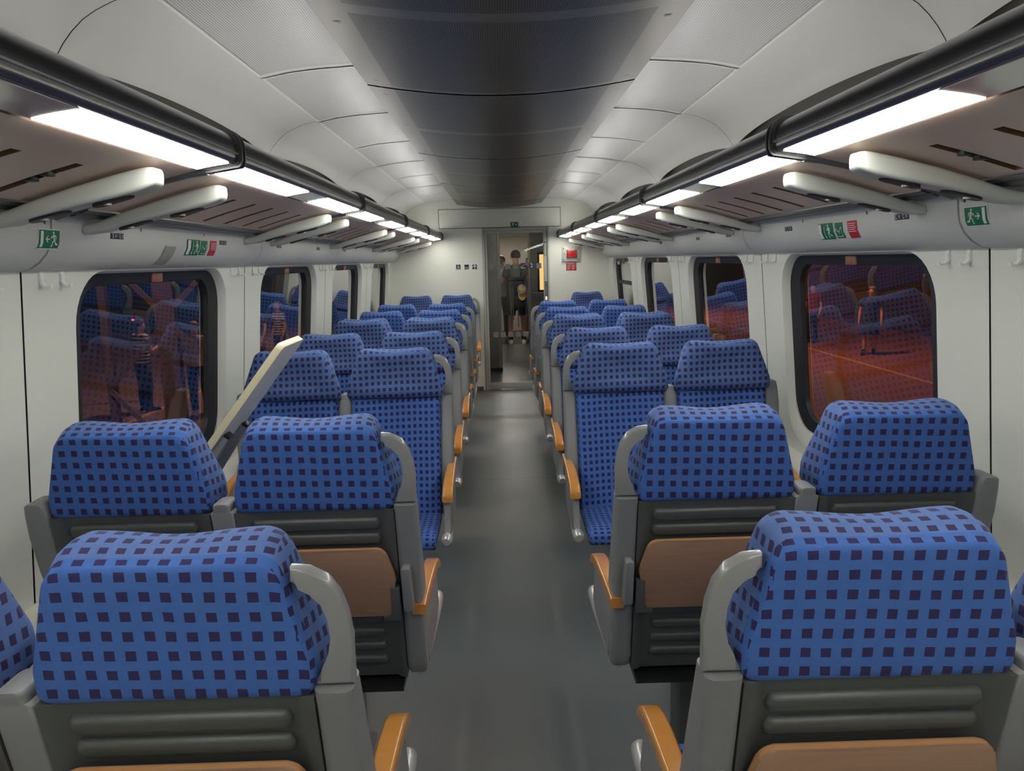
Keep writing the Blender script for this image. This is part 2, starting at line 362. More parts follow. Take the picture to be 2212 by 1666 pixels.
# ------------------------------------------------------------------ floor, walls, ceiling
bm = bmesh.new(); box(bm, -1.5, 1.5, YB, YE+0.02, -0.06, 0); struct(obj('floor', bm, 'floor'))
def wall(side, sname):
    bm = bmesh.new(); wn = 0
    Z0, Z1 = 0.0, 1.6
    def P(y, z, d=0.0): return (side*(wx(z)+d), y, z)
    for k, (a, b) in enumerate(zip(RINGS, RINGS[1:])):
        g = 0.004; y0, y1 = a+g, b-g; yc = (a+b)/2
        if k == len(RINGS)-2: y1 = YE
        ow = 0.635 if k < len(RINGS)-2 else 0.60
        hole = rrect(ow, 0.446, 0.17, 8, yc, 1.150)         # outer edge of the reveal
        # outer rectangle sampled along the rays through the hole outline
        outer = []
        for (u, v) in hole:
            du, dv = u-yc, v-1.1425
            t = min((y1-yc)/du if du > 1e-6 else 1e9, (y0-yc)/du if du < -1e-6 else 1e9, (Z1-1.1425)/dv if dv > 1e-6 else 1e9, (Z0-1.1425)/dv if dv < -1e-6 else 1e9)
            outer.append([yc+du*t, 1.1425+dv*t])
        for (cy, cz) in ((y0, Z0), (y1, Z0), (y0, Z1), (y1, Z1)):
            q = min(outer, key=lambda p: (p[0]-cy)**2+(p[1]-cz)**2); q[0], q[1] = cy, cz
        inner = rrect(ow-0.020, 0.409, 0.158, 8, yc, 1.178)
        hole1 = rrect(ow-0.008, 0.430, 0.165, 8, yc, 1.162)
        r0 = [P(u, v) for u, v in outer]; r1 = [P(u, v) for u, v in hole]; r1b = [P(u, v, 0.008) for u, v in hole1]; r2 = [P(u, v, 0.034) for u, v in inner]
        loft(bm, [r0, r1], False, False, 0); loft(bm, [r1, r1b, r2], False, False, 1)
    for a in RINGS[1:-1]:                                                     # joint behind the gap between two panels
        loft(bm, [[P(a-0.05, 0, 0.005), P(a-0.05, 1.6, 0.005)], [P(a+0.05, 0, 0.005), P(a+0.05, 1.6, 0.005)]], False, False, 2, closed=False)
    w = struct(obj('wall_'+sname, bm, ['wall', 'reveal', 'seam'], recalc=False))
    return w
wall(-1, 'left'); wall(1, 'right')
wn = 0
for side in (-1, 1):
    for k in range(2, len(RINGS)-1):
        a, b = RINGS[k], RINGS[k+1]; yc = (a+b)/2; wn += 1
        ow = 0.635 if k < len(RINGS)-2 else 0.60
        def P(y, z, d): return (side*(wx(z)+d), y, z)
        bm = bmesh.new()
        o1 = rrect(ow-0.018, 0.411, 0.159, 8, yc, 1.178); o2 = rrect(ow-0.105, 0.365, 0.105, 8, yc, 1.185); o3 = rrect(ow-0.112, 0.360, 0.10, 8, yc, 1.185)
        loft(bm, [[P(u, v, 0.030) for u, v in o1], [P(u, v, 0.034) for u, v in o1], [P(u, v, 0.046) for u, v in o2], [P(u, v, 0.066) for u, v in o3], [P(u, v, 0.090) for u, v in o1], [P(u, v, 0.030) for u, v in o1]], False, False)
        w = struct(obj('window_%d' % wn, bm, 'rubber', recalc=True))
        bm = bmesh.new(); g = rrect(ow-0.10, 0.372, 0.105, 8, yc, 1.185)
        face(bm, [bm.verts.new(P(u, v, 0.064)) for u, v in g]); obj('pane', bm, 'glass', w)
        bm = bmesh.new()                                                       # small tab at the top of the gasket
        box(bm, -0.045, 0.045, -0.004, 0.004, -0.019, 0.019, 0.003)
        for v in bm.verts: v.co = Vector(P(yc-0.05*side*0+v.co.x, 1.567+v.co.z, 0.040+v.co.y))
        obj('pull_tab', bm, plain('copper_tinted_tab_%d' % wn, (0.27, 0.11, 0.065), 0.5, var=0.4, scale=60), w)
        if side == 1 and k == len(RINGS)-2:                                    # hopper bar and catches on the last window
            bm = bmesh.new(); loft(bm, [[P(yc-0.5, 1.30, 0.045), P(yc-0.5, 1.335, 0.045), P(yc-0.5, 1.335, 0.08), P(yc-0.5, 1.30, 0.08)], [P(yc+0.5, 1.30, 0.045), P(yc+0.5, 1.335, 0.045), P(yc+0.5, 1.335, 0.08), P(yc+0.5, 1.30, 0.08)]])
            obj('hopper_bar', bm, 'rubber', w)
            for yy in (-0.33, 0.33):
                bm = bmesh.new(); box(bm, -0.045, 0.045, -0.01, 0.008, -0.018, 0.018, 0.004)
                for v in bm.verts: v.co = Vector(P(yc+yy+v.co.x, 1.535+v.co.z, 0.036+v.co.y))
                obj('hopper_catch', bm, 'silver', w)
# wall_back, upper wall behind the racks
for side, sname in ((-1, 'left'), (1, 'right')):
    bm = bmesh.new(); pr = [(1.205, 1.748), (1.235, 1.80), (1.235, 2.05), (1.20, 2.30)]
    loft(bm, [[(side*x, YB, z) for x, z in pr], [(side*x, YE, z) for x, z in pr]], False, False, closed=False)
    struct(obj('trim_%d' % (1 if side < 0 else 2), bm, 'back'))
    bm = bmesh.new()                                                           # bulging duct below the rack
    loft(bm, [[(side*x, y, z) for x, z in COVE] for y in (YB, YE)], False, False, 0, closed=False)
    off = [(x-0.0012 if z < 1.75 else x, z-0.0012 if x > 1.23 else z) for x, z in COVE[1:]]
    for a in RINGS[1:-1]:
        loft(bm, [[(side*x, a-0.003, z) for x, z in off], [(side*x, a+0.003, z) for x, z in off]], False, False, 1, closed=False)
    struct(obj('trim_%d' % (3 if side < 0 else 4), bm, ['cove', 'seamgrey']))
    bm = bmesh.new(); pr = [(1.42, 0.0), (1.30, 0.0), (1.30, 0.60), (1.318, 0.635), (1.345, 0.65), (wx(0.65)+0.004, 0.652)]
    loft(bm, [[(side*x, y, z) for x, z in pr] for y in (YB, YE)], False, False, closed=False)
    struct(obj('baseboard_'+sname, bm, 'reveal'))
bm = bmesh.new(); box(bm, -1.5, 1.5, YB-0.05, YB, 0, 2.4); struct(obj('wall_back', bm, 'endwall'))
# ceiling: one curved module between two joints, lower edge scalloped
bm = bmesh.new()
for side in (-1, 1):
    for a, b in zip(RINGS, RINGS[1:]):
        n = 24; rings = []
        for i in range(n+1):
            t = i/n; y = a+0.002+(b-a-0.004)*t
            lift = 0.066*max(0.0, math.sin(PI*t))**0.36
            zmin = 2.10 + lift
            pr = [(x, z) for x, z in CEIL if z > zmin+0.004]
            zs = [(z, x) for x, z in reversed(CEIL)]
            tab = sorted(zs); ex = lerp(tab, zmin)
            pts = pr + [(ex, zmin)]
            # resample to fixed count
            cum = [0]
            for p, q in zip(pts, pts[1:]): cum.append(cum[-1] + math.hypot(q[0]-p[0], q[1]-p[1]))
            m = 22; rs = []
            for j in range(m):
                s = cum[-1]*j/(m-1); rs.append((lerp(list(zip(cum, [p[0] for p in pts])), s), lerp(list(zip(cum, [p[1] for p in pts])), s)))
            rings.append([(side*x, y, z) for x, z in rs])
        loft(bm, rings, False, False, 0, closed=False)
        hi = [(x, z+0.004) for x, z in CEIL]
        loft(bm, [[(side*x, a-0.01, z) for x, z in hi], [(side*x, a+0.01, z) for x, z in hi]], False, False, 1, closed=False)
box(bm, -0.42, 0.42, YB, YE, 2.336, 2.35, mi=0)
ceiling = struct(obj('ceiling', bm, ['ceil', 'seam']))
def ceil_z(x): return lerp(CEIL, x)
HALF = []                                                                      # fields of perforated white panels
for a, b in zip(RINGS, RINGS[1:]): HALF += [(a, (a+b)/2), ((a+b)/2, b)]
for side in (-1, 1):
    for a, b in HALF[2:]:
        bm = bmesh.new(); xs = [0.47+0.415*i/8 for i in range(9)]
        loft(bm, [[(side*x, y, ceil_z(x)-0.0025) for x in xs] for y in (a+0.025, b-0.025)], False, False, 0, closed=False)
        for (y0, y1) in ((a+0.016, a+0.025), (b-0.025, b-0.016)):
            loft(bm, [[(side*x, y, ceil_z(x)-0.005) for x in xs] for y in (y0, y1)], False, False, 1, closed=False)
        loft(bm, [[(side*x, y, ceil_z(x)-0.005) for x in (0.885, 0.896)] for y in (a+0.016, b-0.016)], False, False, 1, closed=False)
        obj('perforated_panel', bm, ['ceilperf', 'rim'], ceiling)
# central steel channel: one sheet between two joints at the middle of the modules
MID = [(a+b)/2 for a, b in zip(RINGS, RINGS[1:])]
DUCT = [(0.0, 2.208), (0.12, 2.211), (0.24, 2.220), (0.36, 2.234), (0.44, 2.246), (0.50, 2.256), (0.508, 2.27), (0.508, 2.336)]
names = {2: 'steel ceiling sheet overhead at the top edge of the photo', 3: 'perforated steel ceiling sheet second from the viewer, beyond the first dark joint', 4: 'perforated steel ceiling sheet third from the viewer, halfway along the aisle', 5: 'perforated steel ceiling sheet fourth from the viewer', 6: 'last short steel ceiling sheet above the transom of the glass door'}
ys = MID + [8.98]
ys[-2:] = [MID[-1], 8.98]
for k in range(1, len(ys)-1):
    a, b = ys[k]+0.011, ys[k+1]-(0.011 if k < len(ys)-2 else 0.003)
    lab = names.get(k, 'steel ceiling sheet behind the viewer')
    t = thing('ceiling_duct_sheet', lab, 'ceiling panel', (0, (a+b)/2, 2.25), 0, 'perforated steel ceiling sheets')
    prof = [(-x, z) for x, z in reversed(DUCT)] + DUCT[1:]
    bm = bmesh.new(); loft(bm, [[(x, y, z) for x, z in prof] for y in (a, b)], False, False, closed=False)
    if k == len(ys)-2: face(bm, [bm.verts.new((x, b, z)) for x, z in prof])
    obj('perforated_sheet', bm, 'duct', t)
    bm = bmesh.new()
    for y in (b, ):
        loft(bm, [[(x*0.998, y-0.004, z+0.005) for x, z in prof], [(x*0.998, y+0.026, z+0.005) for x, z in prof]], False, False, closed=False)
    if k < len(ys)-2: obj('joint', bm, 'gapblack', t)
    else: bm.free()
    for sx in (-1, 1):
        for yy in (a+0.10, (a+b)/2-0.12, (a+b)/2+0.12, b-0.10):
            bm = bmesh.new(); x = sx*0.45
            rr = rrect(0.004, 0.011, 0.0039, 3)
            face(bm, [bm.verts.new((x+u, yy+v, 2.2462-0.0005+0.17*u*sx)) for v, u in rr]); obj('slot_screw', bm, 'black', t)

# ------------------------------------------------------------------ luggage racks with their lamps
ordn = {2: 'nearest to the viewer', 3: 'second from the viewer', 4: 'third from the viewer', 5: 'fourth from the viewer', 6: 'at the far end by the door', 1: 'just behind the viewer', 0: 'at the rear behind the viewer'}
TC, TRX, TRZ = (0.748, 1.891), 0.056, 0.051
def tube_prof(g=0.0, n=28):
    out = []
    for i in range(n):
        a = 2*PI*i/n; c, s = math.cos(a), math.sin(a); e = 0.75
        x, z = TC[0] - (TRX+g)*math.copysign(abs(c)**e, c), TC[1] + (TRZ+g)*math.copysign(abs(s)**e, s)
        out.append((x, max(z, 1.8615 - 0.15*(x-0.70) - g)))
    return out
def make_rack(side, k):
    sn = 'left' if side < 0 else 'right'
    a, b = RINGS[k], RINGS[k+1]; ym = (a+b)/2
    t = thing('luggage_rack', '%s luggage rack with lit rail, %s' % (sn, ordn[k]), 'luggage rack', (side*1.0, ym, 1.80), 0, 'luggage racks on the %s' % sn)
    S = lambda x, y, z: (side*x, y, z)
    bm = bmesh.new(); loft(bm, [[S(x, y, z) for x, z in tube_prof()] for y in (a+0.001, b-0.04)])
    obj('front_rail', bm, 'tube', t, sharp=60)
    bm = bmesh.new(); pr = [(0.742, 1.943), (0.766, 1.9455), (0.802, 1.9435), (0.802, 1.93), (0.742, 1.936)]
    loft(bm, [[S(x, y, z) for x, z in pr] for y in (a+0.02, b-0.02)]); obj('rail_lip', bm, 'tubetop', t)
    bm = bmesh.new(); loft(bm, [[S(x, y, z) for x, z in ((0.6905, 1.887), (0.6895, 1.885), (0.6905, 1.883), (0.70, 1.885))] for y in (a+0.002, b-0.042)]); obj('rail_highlight', bm, 'silver', t)  # thin silver strip drawn in as the highlight line along the rail
    # lamp trough on the underside of the rail
    def strip(name, y0, y1, mat, d):
        bm = bmesh.new(); q = [(0.706, 1.8600), (0.74, 1.8555), (0.765, 1.8515), (0.787, 1.8470)]
        lo = [(x, z-d) for x, z in q]; hi = [(x, z+0.004) for x, z in reversed(q)]
        loft(bm, [[S(x, y, z) for x, z in lo+hi] for y in (y0, y1)]); return obj(name, bm, mat, t)
    strip('lamp_cover', a+0.004, b-0.042, 'lens', 0.001)
    strip('light_strip', a+0.045, ym-0.16, 'light', 0.0025); strip('light_strip', ym+0.14, b-0.075 if k < 6 else b-0.16, 'light', 0.0025)
    bm = bmesh.new(); loft(bm, [[S(x, y, z) for x, z in ((0.768, 1.9475), (0.800, 1.9460), (0.800, 1.942), (0.768, 1.9435))] for y in (a+0.08, b-0.10)]); obj('ceiling_fill_strip', bm, 'ceil_fill', t)  # added glowing strip, hidden on top of the rail, lifts the dark ceiling
    # shelf: front border, back border and lands between slots
    bm = bmesh.new()
    def slab(x0, x1, y0, y1):
        n = max(2, int((x1-x0)/0.03)+1); xs = [x0+(x1-x0)*i/(n-1) for i in range(n)]
        lo = [[S(x, y, under_z(x)) for x in xs] for y in (y0, y1)]; hi = [[S(x, y, under_z(x)+0.014) for x in xs] for y in (y0, y1)]
        loft(bm, lo, False, False, 0, closed=False); loft(bm, hi, False, False, 1, closed=False)
        for r0, r1 in ((lo[0], hi[0]), (lo[1], hi[1])): loft(bm, [r0, r1], False, False, 1, closed=False)
        for e in (0, -1): loft(bm, [[lo[0][e], lo[1][e]], [hi[0][e], hi[1][e]]], False, False, 1, closed=False)
    y0, y1 = a+0.02, b-0.02
    slots = [a+0.55+0.21*i for i in range(6)]
    slots = [s for s in slots if s < b-0.12 and not abs(s-(b-0.235)) < 0.055]
    slab(0.80, 0.91, y0, y1); slab(1.105, 1.122, y0, y1)
    cur = y0
    for s in slots:
        slab(0.91, 1.105, cur, s-0.016); cur = s+0.016
    slab(0.91, 1.105, cur, y1)
    obj('shelf_panel', bm, ['shelf', 'slotedge'], t, recalc=False)
    bm = bmesh.new(); loft(bm, [[S(x, y, under_z(x)+0.028) for x in (0.82, 1.0, 1.19)] for y in (y0, y1)], False, False, closed=False)
    obj('shelf_mesh', bm, 'mesh', t)
    bm = bmesh.new(); pr = [(1.122, 1.770), (1.122, 1.757), (1.14, 1.750), (1.15, 1.752), (1.16, 1.744), (1.172, 1.742), (1.172, 1.762)]
    loft(bm, [[S(x, y, z) for x, z in pr] for y in (y0, y1)]); obj('wall_rail', bm, 'band', t)
    # joint band: ring round the rail and rib under the shelf, at the far end of the module
    bm = bmesh.new(); g = b-0.022
    for dy0, dy1, gg in ((-0.020, 0.020, 0.004), (-0.015, -0.008, 0.010), (0.008, 0.015, 0.010)):
        loft(bm, [[S(x, g+dy, z) for x, z in tube_prof(gg)] for dy in (dy0, dy1)])
    n = 9; xs = [0.78+(1.185-0.78)*i/(n-1) for i in range(n)]
    if k < 6:
        rings = []
        for x in xs:
            z = under_z(max(x, 0.80)); w = 0.021
            rings.append([S(x, g-w, z+0.004), S(x, g-w*0.8, z-0.006), S(x, g, z-0.010), S(x, g+w*0.8, z-0.006), S(x, g+w, z+0.004)])
        loft(bm, rings)
    obj('joint_band', bm, 'band', t)
    # white bracket arms with reading lights
    for off in (1, -1):
        for yc in ((a+0.18, ) if off > 0 else (b-0.235, )):
            bm = bmesh.new(); rings = []
            xs = [0.812, 0.817, 0.829, 0.855, 0.91, 1.0, 1.08, 1.16, 1.212]
            sc = [0.55, 0.82, 0.96, 1.0, 1.0, 1.0, 1.0, 0.98, 0.9]
            hh = [0.044, 0.046, 0.048, 0.050, 0.050, 0.044, 0.038, 0.032, 0.028]
            for x, s, h in zip(xs, sc, hh):
                zt = under_z(x)-0.009; zc = zt-h*0.5
                rings.append([S(x, yc+u, zc+v) for u, v in rrect(0.036*s, 0.5*h*s, 0.011*s, 4)])
            loft(bm, rings); arm = obj('bracket_arm', bm, 'armwhite', t, sharp=50)
            for xc in (0.925, 1.075):
                bm = bmesh.new(); zc = under_z(xc)-lerp(list(zip(xs, hh)), xc)-0.008
                sl = -0.25 if xc < 1 else -0.26
                rr = rrect(0.048, 0.021, 0.020, 4)
                prism(bm, rr, lambda u, v, d: S(xc+u, yc+v, zc+sl*u+d), -0.006, 0.006, 0.002)
                cyl(bm, S(xc+0.015, yc, zc-0.006-0.006), 0.009, 0.006, 'z', 12, 1)
                obj('reading_light', bm, ['black', 'silver'], arm)
    # little clips in the slots
    if k == 2:
        for s in slots[-2:]:
            for x in (0.985, 1.02):
                bm = bmesh.new(); box(bm, *sorted((side*(x-0.014), side*(x+0.006))), s-0.013, s+0.013, under_z(x)-0.004, under_z(x)+0.016, 0.002)
                obj('clip', bm, 'black', t)
for side in (-1, 1):
    for k in range(0, 7): make_rack(side, k)

# ------------------------------------------------------------------ seats
obj.local = True
def ysh(z): return 0.012 + (0.955-z)*0.20           # rear face of the shell
def yfr(z): return 0.118 + (0.965-z)*0.30           # front of the backrest
def make_seat(kind, a, tray=True):
    """kind 'aisle' or 'window'; a = local x sign of the aisle side; faces +y"""
    t = thing('train_seat', '-', 'seat')
    X = lambda d: a*d
    # headrest
    def outl(wt, wb, z0, z1, sad, shrink=0.0):
        wt -= shrink; wb -= shrink; z0 += shrink; z1 -= shrink
        pts = rpoly([(-wb, z0), (wb, z0), (wb*0.995, z0+0.055), (wt, z1), (-wt, z1), (-wb*0.995, z0+0.055)], [0.02, 0.02, 0.05, 0.045, 0.045, 0.05], 6)
        # denser top edge for the saddle
        res = []
        for p, q in zip(pts, pts[1:]+pts[:1]):
            res.append(p)
            dist = math.hypot(q[0]-p[0], q[1]-p[1])
            m = 10 if abs(p[1]-q[1]) < 1e-5 and dist > 0.12 else 1
            for i in range(1, m): res.append((p[0]+(q[0]-p[0])*i/m, p[1]+(q[1]-p[1])*i/m))
        out = []
        for u, v in res:
            if v > z0+0.12: v -= sad*math.exp(-(u/0.085)**2)*(v-z0-0.12)/(z1-z0-0.12)
            out.append((u, v))
        return out
    bm = bmesh.new(); rings = []
    for y, wt, wb, z0, z1, sad, sh in ((0.0, 0.167, 0.212, 0.956, 1.180, 0, 0.013), (0.002, 0.167, 0.210, 0.956, 1.180, 0.0, 0.003), (0.007, 0.167, 0.211, 0.956, 1.180, 0.0005, 0.0),
                                       (0.022, 0.167, 0.216, 0.957, 1.189, 0.003, 0), (0.045, 0.166, 0.222, 0.960, 1.202, 0.007, 0), (0.072, 0.163, 0.227, 0.965, 1.207, 0.011, 0), (0.098, 0.161, 0.229, 0.970, 1.205, 0.011, 0),
                                       (0.113, 0.161, 0.229, 0.972, 1.205, 0.010, 0.008), (0.121, 0.161, 0.229, 0.972, 1.205, 0.008, 0.024)):
        rings.append([(X(u), y + (1.18-v)*0.07, v) for u, v in outl(wt, wb, z0, z1, sad, sh)])
    fr = outl(0.161, 0.229, 0.972, 1.205, 0.008, 0.024); cz = 1.08
    for s, dy in ((0.80, 0.122), (0.55, 0.112), (0.28, 0.106)):
        rings.append([(X(u*s), dy + (1.18-(cz+(v-cz)*s))*0.07, cz+(v-cz)*s) for u, v in fr])
    bk = outl(0.167, 0.212, 0.956, 1.180, 0, 0.013); bz = 1.07
    rings = [[(X(u*s), (1.18-(bz+(v-bz)*s))*0.07, bz+(v-bz)*s) for u, v in bk] for s in (0.3, 0.7)] + rings
    loft(bm, rings)
    for f in bm.faces: f.material_index = 0 if f.calc_center_median().y > 0.03 else 1
    obj('headrest', bm, ['fab_head', 'fab_back'], t, uv='head', sharp=60)
    # backrest pad
    bm = bmesh.new(); rings = []
    for z in (0.968, 0.955, 0.90, 0.80, 0.70, 0.60, 0.52, 0.46, 0.43):
        yb, yf = ysh(z)+0.03, yfr(z); h = 0.213; dish = 0.014 if z < 0.95 else 0.006
        if z > 0.96: yf -= 0.012
        prof = [(-h, yb), (-h, yf-0.035), (-h+0.008, yf-0.012), (-h+0.03, yf), (-h+0.06, yf-0.002), (-0.10, yf-dish), (0, yf-dish*1.2), (0.10, yf-dish), (h-0.06, yf-0.002), (h-0.03, yf), (h-0.008, yf-0.012), (h, yf-0.035), (h, yb)]
        rings.append([(X(u), y, z) for u, y in prof])
    loft(bm, rings); obj('backrest', bm, 'fab_front', t, uv='box')
    # cushion
    bm = bmesh.new(); rings = []
    for y, zt, zb, hw in ((0.20, 0.435, 0.395, 0.208), (0.25, 0.448, 0.390, 0.213), (0.40, 0.446, 0.388, 0.214), (0.52, 0.455, 0.386, 0.214), (0.56, 0.455, 0.386, 0.213), (0.585, 0.446, 0.390, 0.210), (0.597, 0.432, 0.396, 0.205), (0.600, 0.415, 0.405, 0.198)):
        hh = (zt-zb)/2; rings.append([(X(u), y, zb+hh+v) for u, v in rrect(hw, hh, min(0.028, hh*0.95), 5)])
    loft(bm, rings); obj('seat_cushion', bm, 'fab_front', t, uv='cushion', sharp=60)
    # back shell with raised ribs
    bm = bmesh.new()
    zs = [0.957, 0.90, 0.80, 0.70, 0.60, 0.50, 0.42, 0.405]
    hw = 0.211
    loft(bm, [[(X(u), ysh(z)+dy, z) for u, dy in ((-hw, 0.0), (-hw+0.016, 0.0), (-hw+0.03, 0.014), (-hw+0.06, 0.014), (0, 0.014), (hw-0.06, 0.014), (hw-0.03, 0.014), (hw-0.016, 0.0), (hw, 0.0), (hw, 0.034), (-hw, 0.034))] for z in zs])
    def rib(zc, h, w):
        prof = rpoly([(-w, zc-h/2), (w, zc-h/2), (w+0.006, zc), (w, zc+h/2), (-w, zc+h/2), (-w-0.006, zc)], 0.008, 3)
        rings = []
        for d, sh in ((0.016, 0.0), (0.008, 0.0), (0.002, 0.004), (0.0, 0.009)):
            k = 1 - sh/ (h/2) * 0.9
            rings.append([(X(u*(1-sh/w)), ysh(v)+d, zc+(v-zc)*k) for u, v in prof])
        loft(bm, rings)
    for zc, h in ((0.914, 0.036), (0.868, 0.036)): rib(zc, h, 0.166)
    for zc in (0.610, 0.562, 0.514, 0.466): rib(zc, 0.030, 0.155)
    obj('back_shell', bm, 'shell', t, sharp=50)
    # folding tray on the back
    bm = bmesh.new()
    def TY(u, v, d): return (X(u), ysh(v)-0.012-d, v)
    outl_t = rpoly([(-0.180, 0.848), (0.180, 0.848), (0.207, 0.752), (0.203, 0.738), (0.188, 0.636), (-0.188, 0.636), (-0.203, 0.738), (-0.207, 0.752)], [0.026, 0.026, 0.004, 0.004, 0.01, 0.01, 0.004, 0.004], 5)
    prism(bm, outl_t, TY, 0.0, 0.018, 0.003, 1, 0)
    tr = obj('folding_tray', bm, ['tray', 'trayedge'], t)
    for sgn in ((1, -1) if kind == 'window' else (1, -1)):
        bm = bmesh.new()
        prism(bm, [(sgn*0.192, 0.728), (sgn*0.214, 0.728), (sgn*0.214, 0.622), (sgn*0.165, 0.622), (sgn*0.165, 0.634), (sgn*0.192, 0.642)], TY, -0.004, 0.024, 0.002)
        obj('hinge_bracket', bm, 'shell', tr)
    if kind == 'aisle':
        bm = bmesh.new()
        prism(bm, rpoly([(0.222, 0.790), (0.246, 0.790), (0.250, 0.652), (0.222, 0.652)], 0.006, 3), TY, -0.012, 0.030, 0.004)
        obj('tray_latch', bm, 'pillar', tr)
    # seat pan and pedestal
    bm = bmesh.new(); loft(bm, [[(X(u), y, z) for u, z in ((-0.20, 0.392), (-0.20, zb), (0.20, zb), (0.20, 0.392))] for y, zb in ((0.09, 0.392), (0.10, 0.372), (0.50, 0.360), (0.56, 0.380))])
    obj('seat_pan', bm, 'black', t)
    bm = bmesh.new(); box(bm, -0.028, 0.028, 0.26, 0.40, 0.012, 0.372, 0.008); box(bm, -0.05, 0.05, 0.23, 0.43, 0.0, 0.014, 0.004); box(bm, -0.20, 0.20, 0.30, 0.36, 0.345, 0.372, 0.006)
    obj('pedestal', bm, 'shell', t)
    def column(t0, t1, ztop, zbot, mat, name, depth=0.09, shrink_top=0.0, topz=None, taper=0.0):
        bm = bmesh.new(); rings = []
        zz = [zbot, zbot+0.012, zbot+0.04, 0.50, 0.60, 0.70, 0.80, 0.90, ztop-0.02, ztop]
        c, h = (t0+t1)/2, (t1-t0)/2
        for i, z in enumerate(zz):
            yb = ysh(z)-0.004; d = depth*(0.6 + 0.4*min(1, (0.97-z)/0.3)); d = max(d, 0.05)
            s = 0.80 if i == 0 else 0.94 if i == 1 else 1.0
            cc = c + taper*(0.97-z)
            rings.append([(X(cc+u*s), yb+d/2+v*s, z) for u, v in rrect(h, d/2, min(h, d/2)*0.55, 4)])
        loft(bm, rings); return obj(name, bm, mat, t, sharp=50)
    if kind == 'aisle':
        column(0.211, 0.271, 0.968, 0.415, 'pillar', 'side_pillar', 0.12)
        bm = bmesh.new()                                                         # curved grab handle from the pillar to the headrest corner
        hp = [(0.186, 1.164), (0.213, 1.161), (0.240, 1.146), (0.258, 1.120), (0.268, 1.087), (0.272, 1.045), (0.272, 0.970), (0.212, 0.970), (0.213, 0.979), (0.230, 0.996), (0.241, 1.018), (0.247, 1.048), (0.244, 1.080), (0.236, 1.106), (0.218, 1.126), (0.200, 1.136), (0.185, 1.140)]
        prism(bm, hp, lambda u, v, d: (X(u), 0.018+d+(1.18-v)*0.03, v), 0, 0.026, 0.007, seg=3)
        obj('grab_handle', bm, 'handle', t)
        # orange armrest
        bm = bmesh.new(); rings = []
        for y, zt, th in ((0.06, 0.660, 0.030), (0.12, 0.660, 0.034), (0.22, 0.658, 0.036), (0.34, 0.652, 0.036), (0.42, 0.640, 0.036), (0.472, 0.625, 0.036), (0.498, 0.610, 0.034), (0.505, 0.598, 0.026)):
            w = 0.021 + 0.003*min(1, max(0, (y-0.15)/0.2)); rings.append([(X(0.261+u), y, zt-th/2+v) for u, v in rrect(w, th/2, 0.009, 4)])
        loft(bm, rings); obj('armrest', bm, 'arm', t, sharp=60)
        bm = bmesh.new()
        prism(bm, [(0.10, 0.633), (0.478, 0.596), (0.488, 0.57), (0.492, 0.51), (0.53, 0.445), (0.515, 0.408), (0.40, 0.42), (0.17, 0.42), (0.14, 0.50)], lambda u, v, d: (X(0.244+d), u, v), 0, 0.028, 0.008)
        obj('armrest_panel', bm, 'pillar', t)
        bm = bmesh.new()
        tube(bm, [(X(0.246), 0.16, 0.396), (X(0.249), 0.30, 0.396), (X(0.252), 0.42, 0.403), (X(0.256), 0.50, 0.415), (X(0.258), 0.57, 0.430), (X(0.258), 0.597, 0.431), (X(0.257), 0.606, 0.430)], [0.012, 0.018, 0.021, 0.023, 0.025, 0.023, 0.016], 14)
        obj('side_bar', bm, 'silver', t)
        # centre post shared with the neighbour seat
        bm = bmesh.new(); rings = []
        for z, h in ((0.985, 0.016), (0.982, 0.022), (0.975, 0.024), (0.963, 0.024), (0.957, 0.033), (0.90, 0.033), (0.70, 0.033), (0.50, 0.033), (0.41, 0.030)):
            rings.append([(X(-0.245+u), ysh(z)+0.035+v, z) for u, v in rrect(h, 0.036, 0.010, 3)])
        loft(bm, rings); obj('centre_post', bm, 'post', t, sharp=50)
    else:
        bm = bmesh.new(); rings = []                                             # post beside the wall, curving inwards at its foot
        for z, c, h in ((1.000, -0.246, 0.018), (0.994, -0.246, 0.026), (0.975, -0.246, 0.029), (0.958, -0.246, 0.031), (0.90, -0.247, 0.034), (0.80, -0.246, 0.033), (0.70, -0.240, 0.030), (0.60, -0.235, 0.024), (0.45, -0.232, 0.018)):
            rings.append([(X(c+u), ysh(z)+0.04+v, z) for u, v in rrect(h, 0.042, 0.012, 3)])
        loft(bm, rings); obj('wall_post', bm, 'post', t, sharp=50)
        bm = bmesh.new(); rings = []
        for y, zt, th in ((0.10, 0.650, 0.03), (0.22, 0.650, 0.034), (0.34, 0.640, 0.034), (0.43, 0.616, 0.034), (0.46, 0.598, 0.026)):
            rings.append([(X(-0.245+u), y, zt-th/2+v) for u, v in rrect(0.02, th/2, 0.009, 4)])
        loft(bm, rings); obj('armrest', bm, 'arm', t, sharp=60)
    for ch in kids(t):
        if ch.name.split('.')[0] == 'pedestal': continue
        for q in [ch] + kids(ch): q.data.transform(Matrix.Translation((0, 0, -0.007)))
    return t
protos = {(kd, a): make_seat(kd, a) for kd in ('aisle', 'window') for a in (1, -1)}
obj.local = False
XA, XW = 0.540, 1.030
ROWS = [(1.024, 1, 'first row, nearest the viewer, back turned'), (1.890, 1, 'second row, back turned'), (3.60, -1, 'third row, first row facing the viewer'), (4.43, -1, 'fourth row, facing the viewer'),
        (5.385, -1, 'fifth row, facing the viewer'), (5.41, 1, 'back turned, directly behind the fifth row'), (6.225, 1, 'second last row with back turned'), (7.17, 1, 'last row with back turned'), (9.075, -1, 'end row against the far wall')]
used = set()
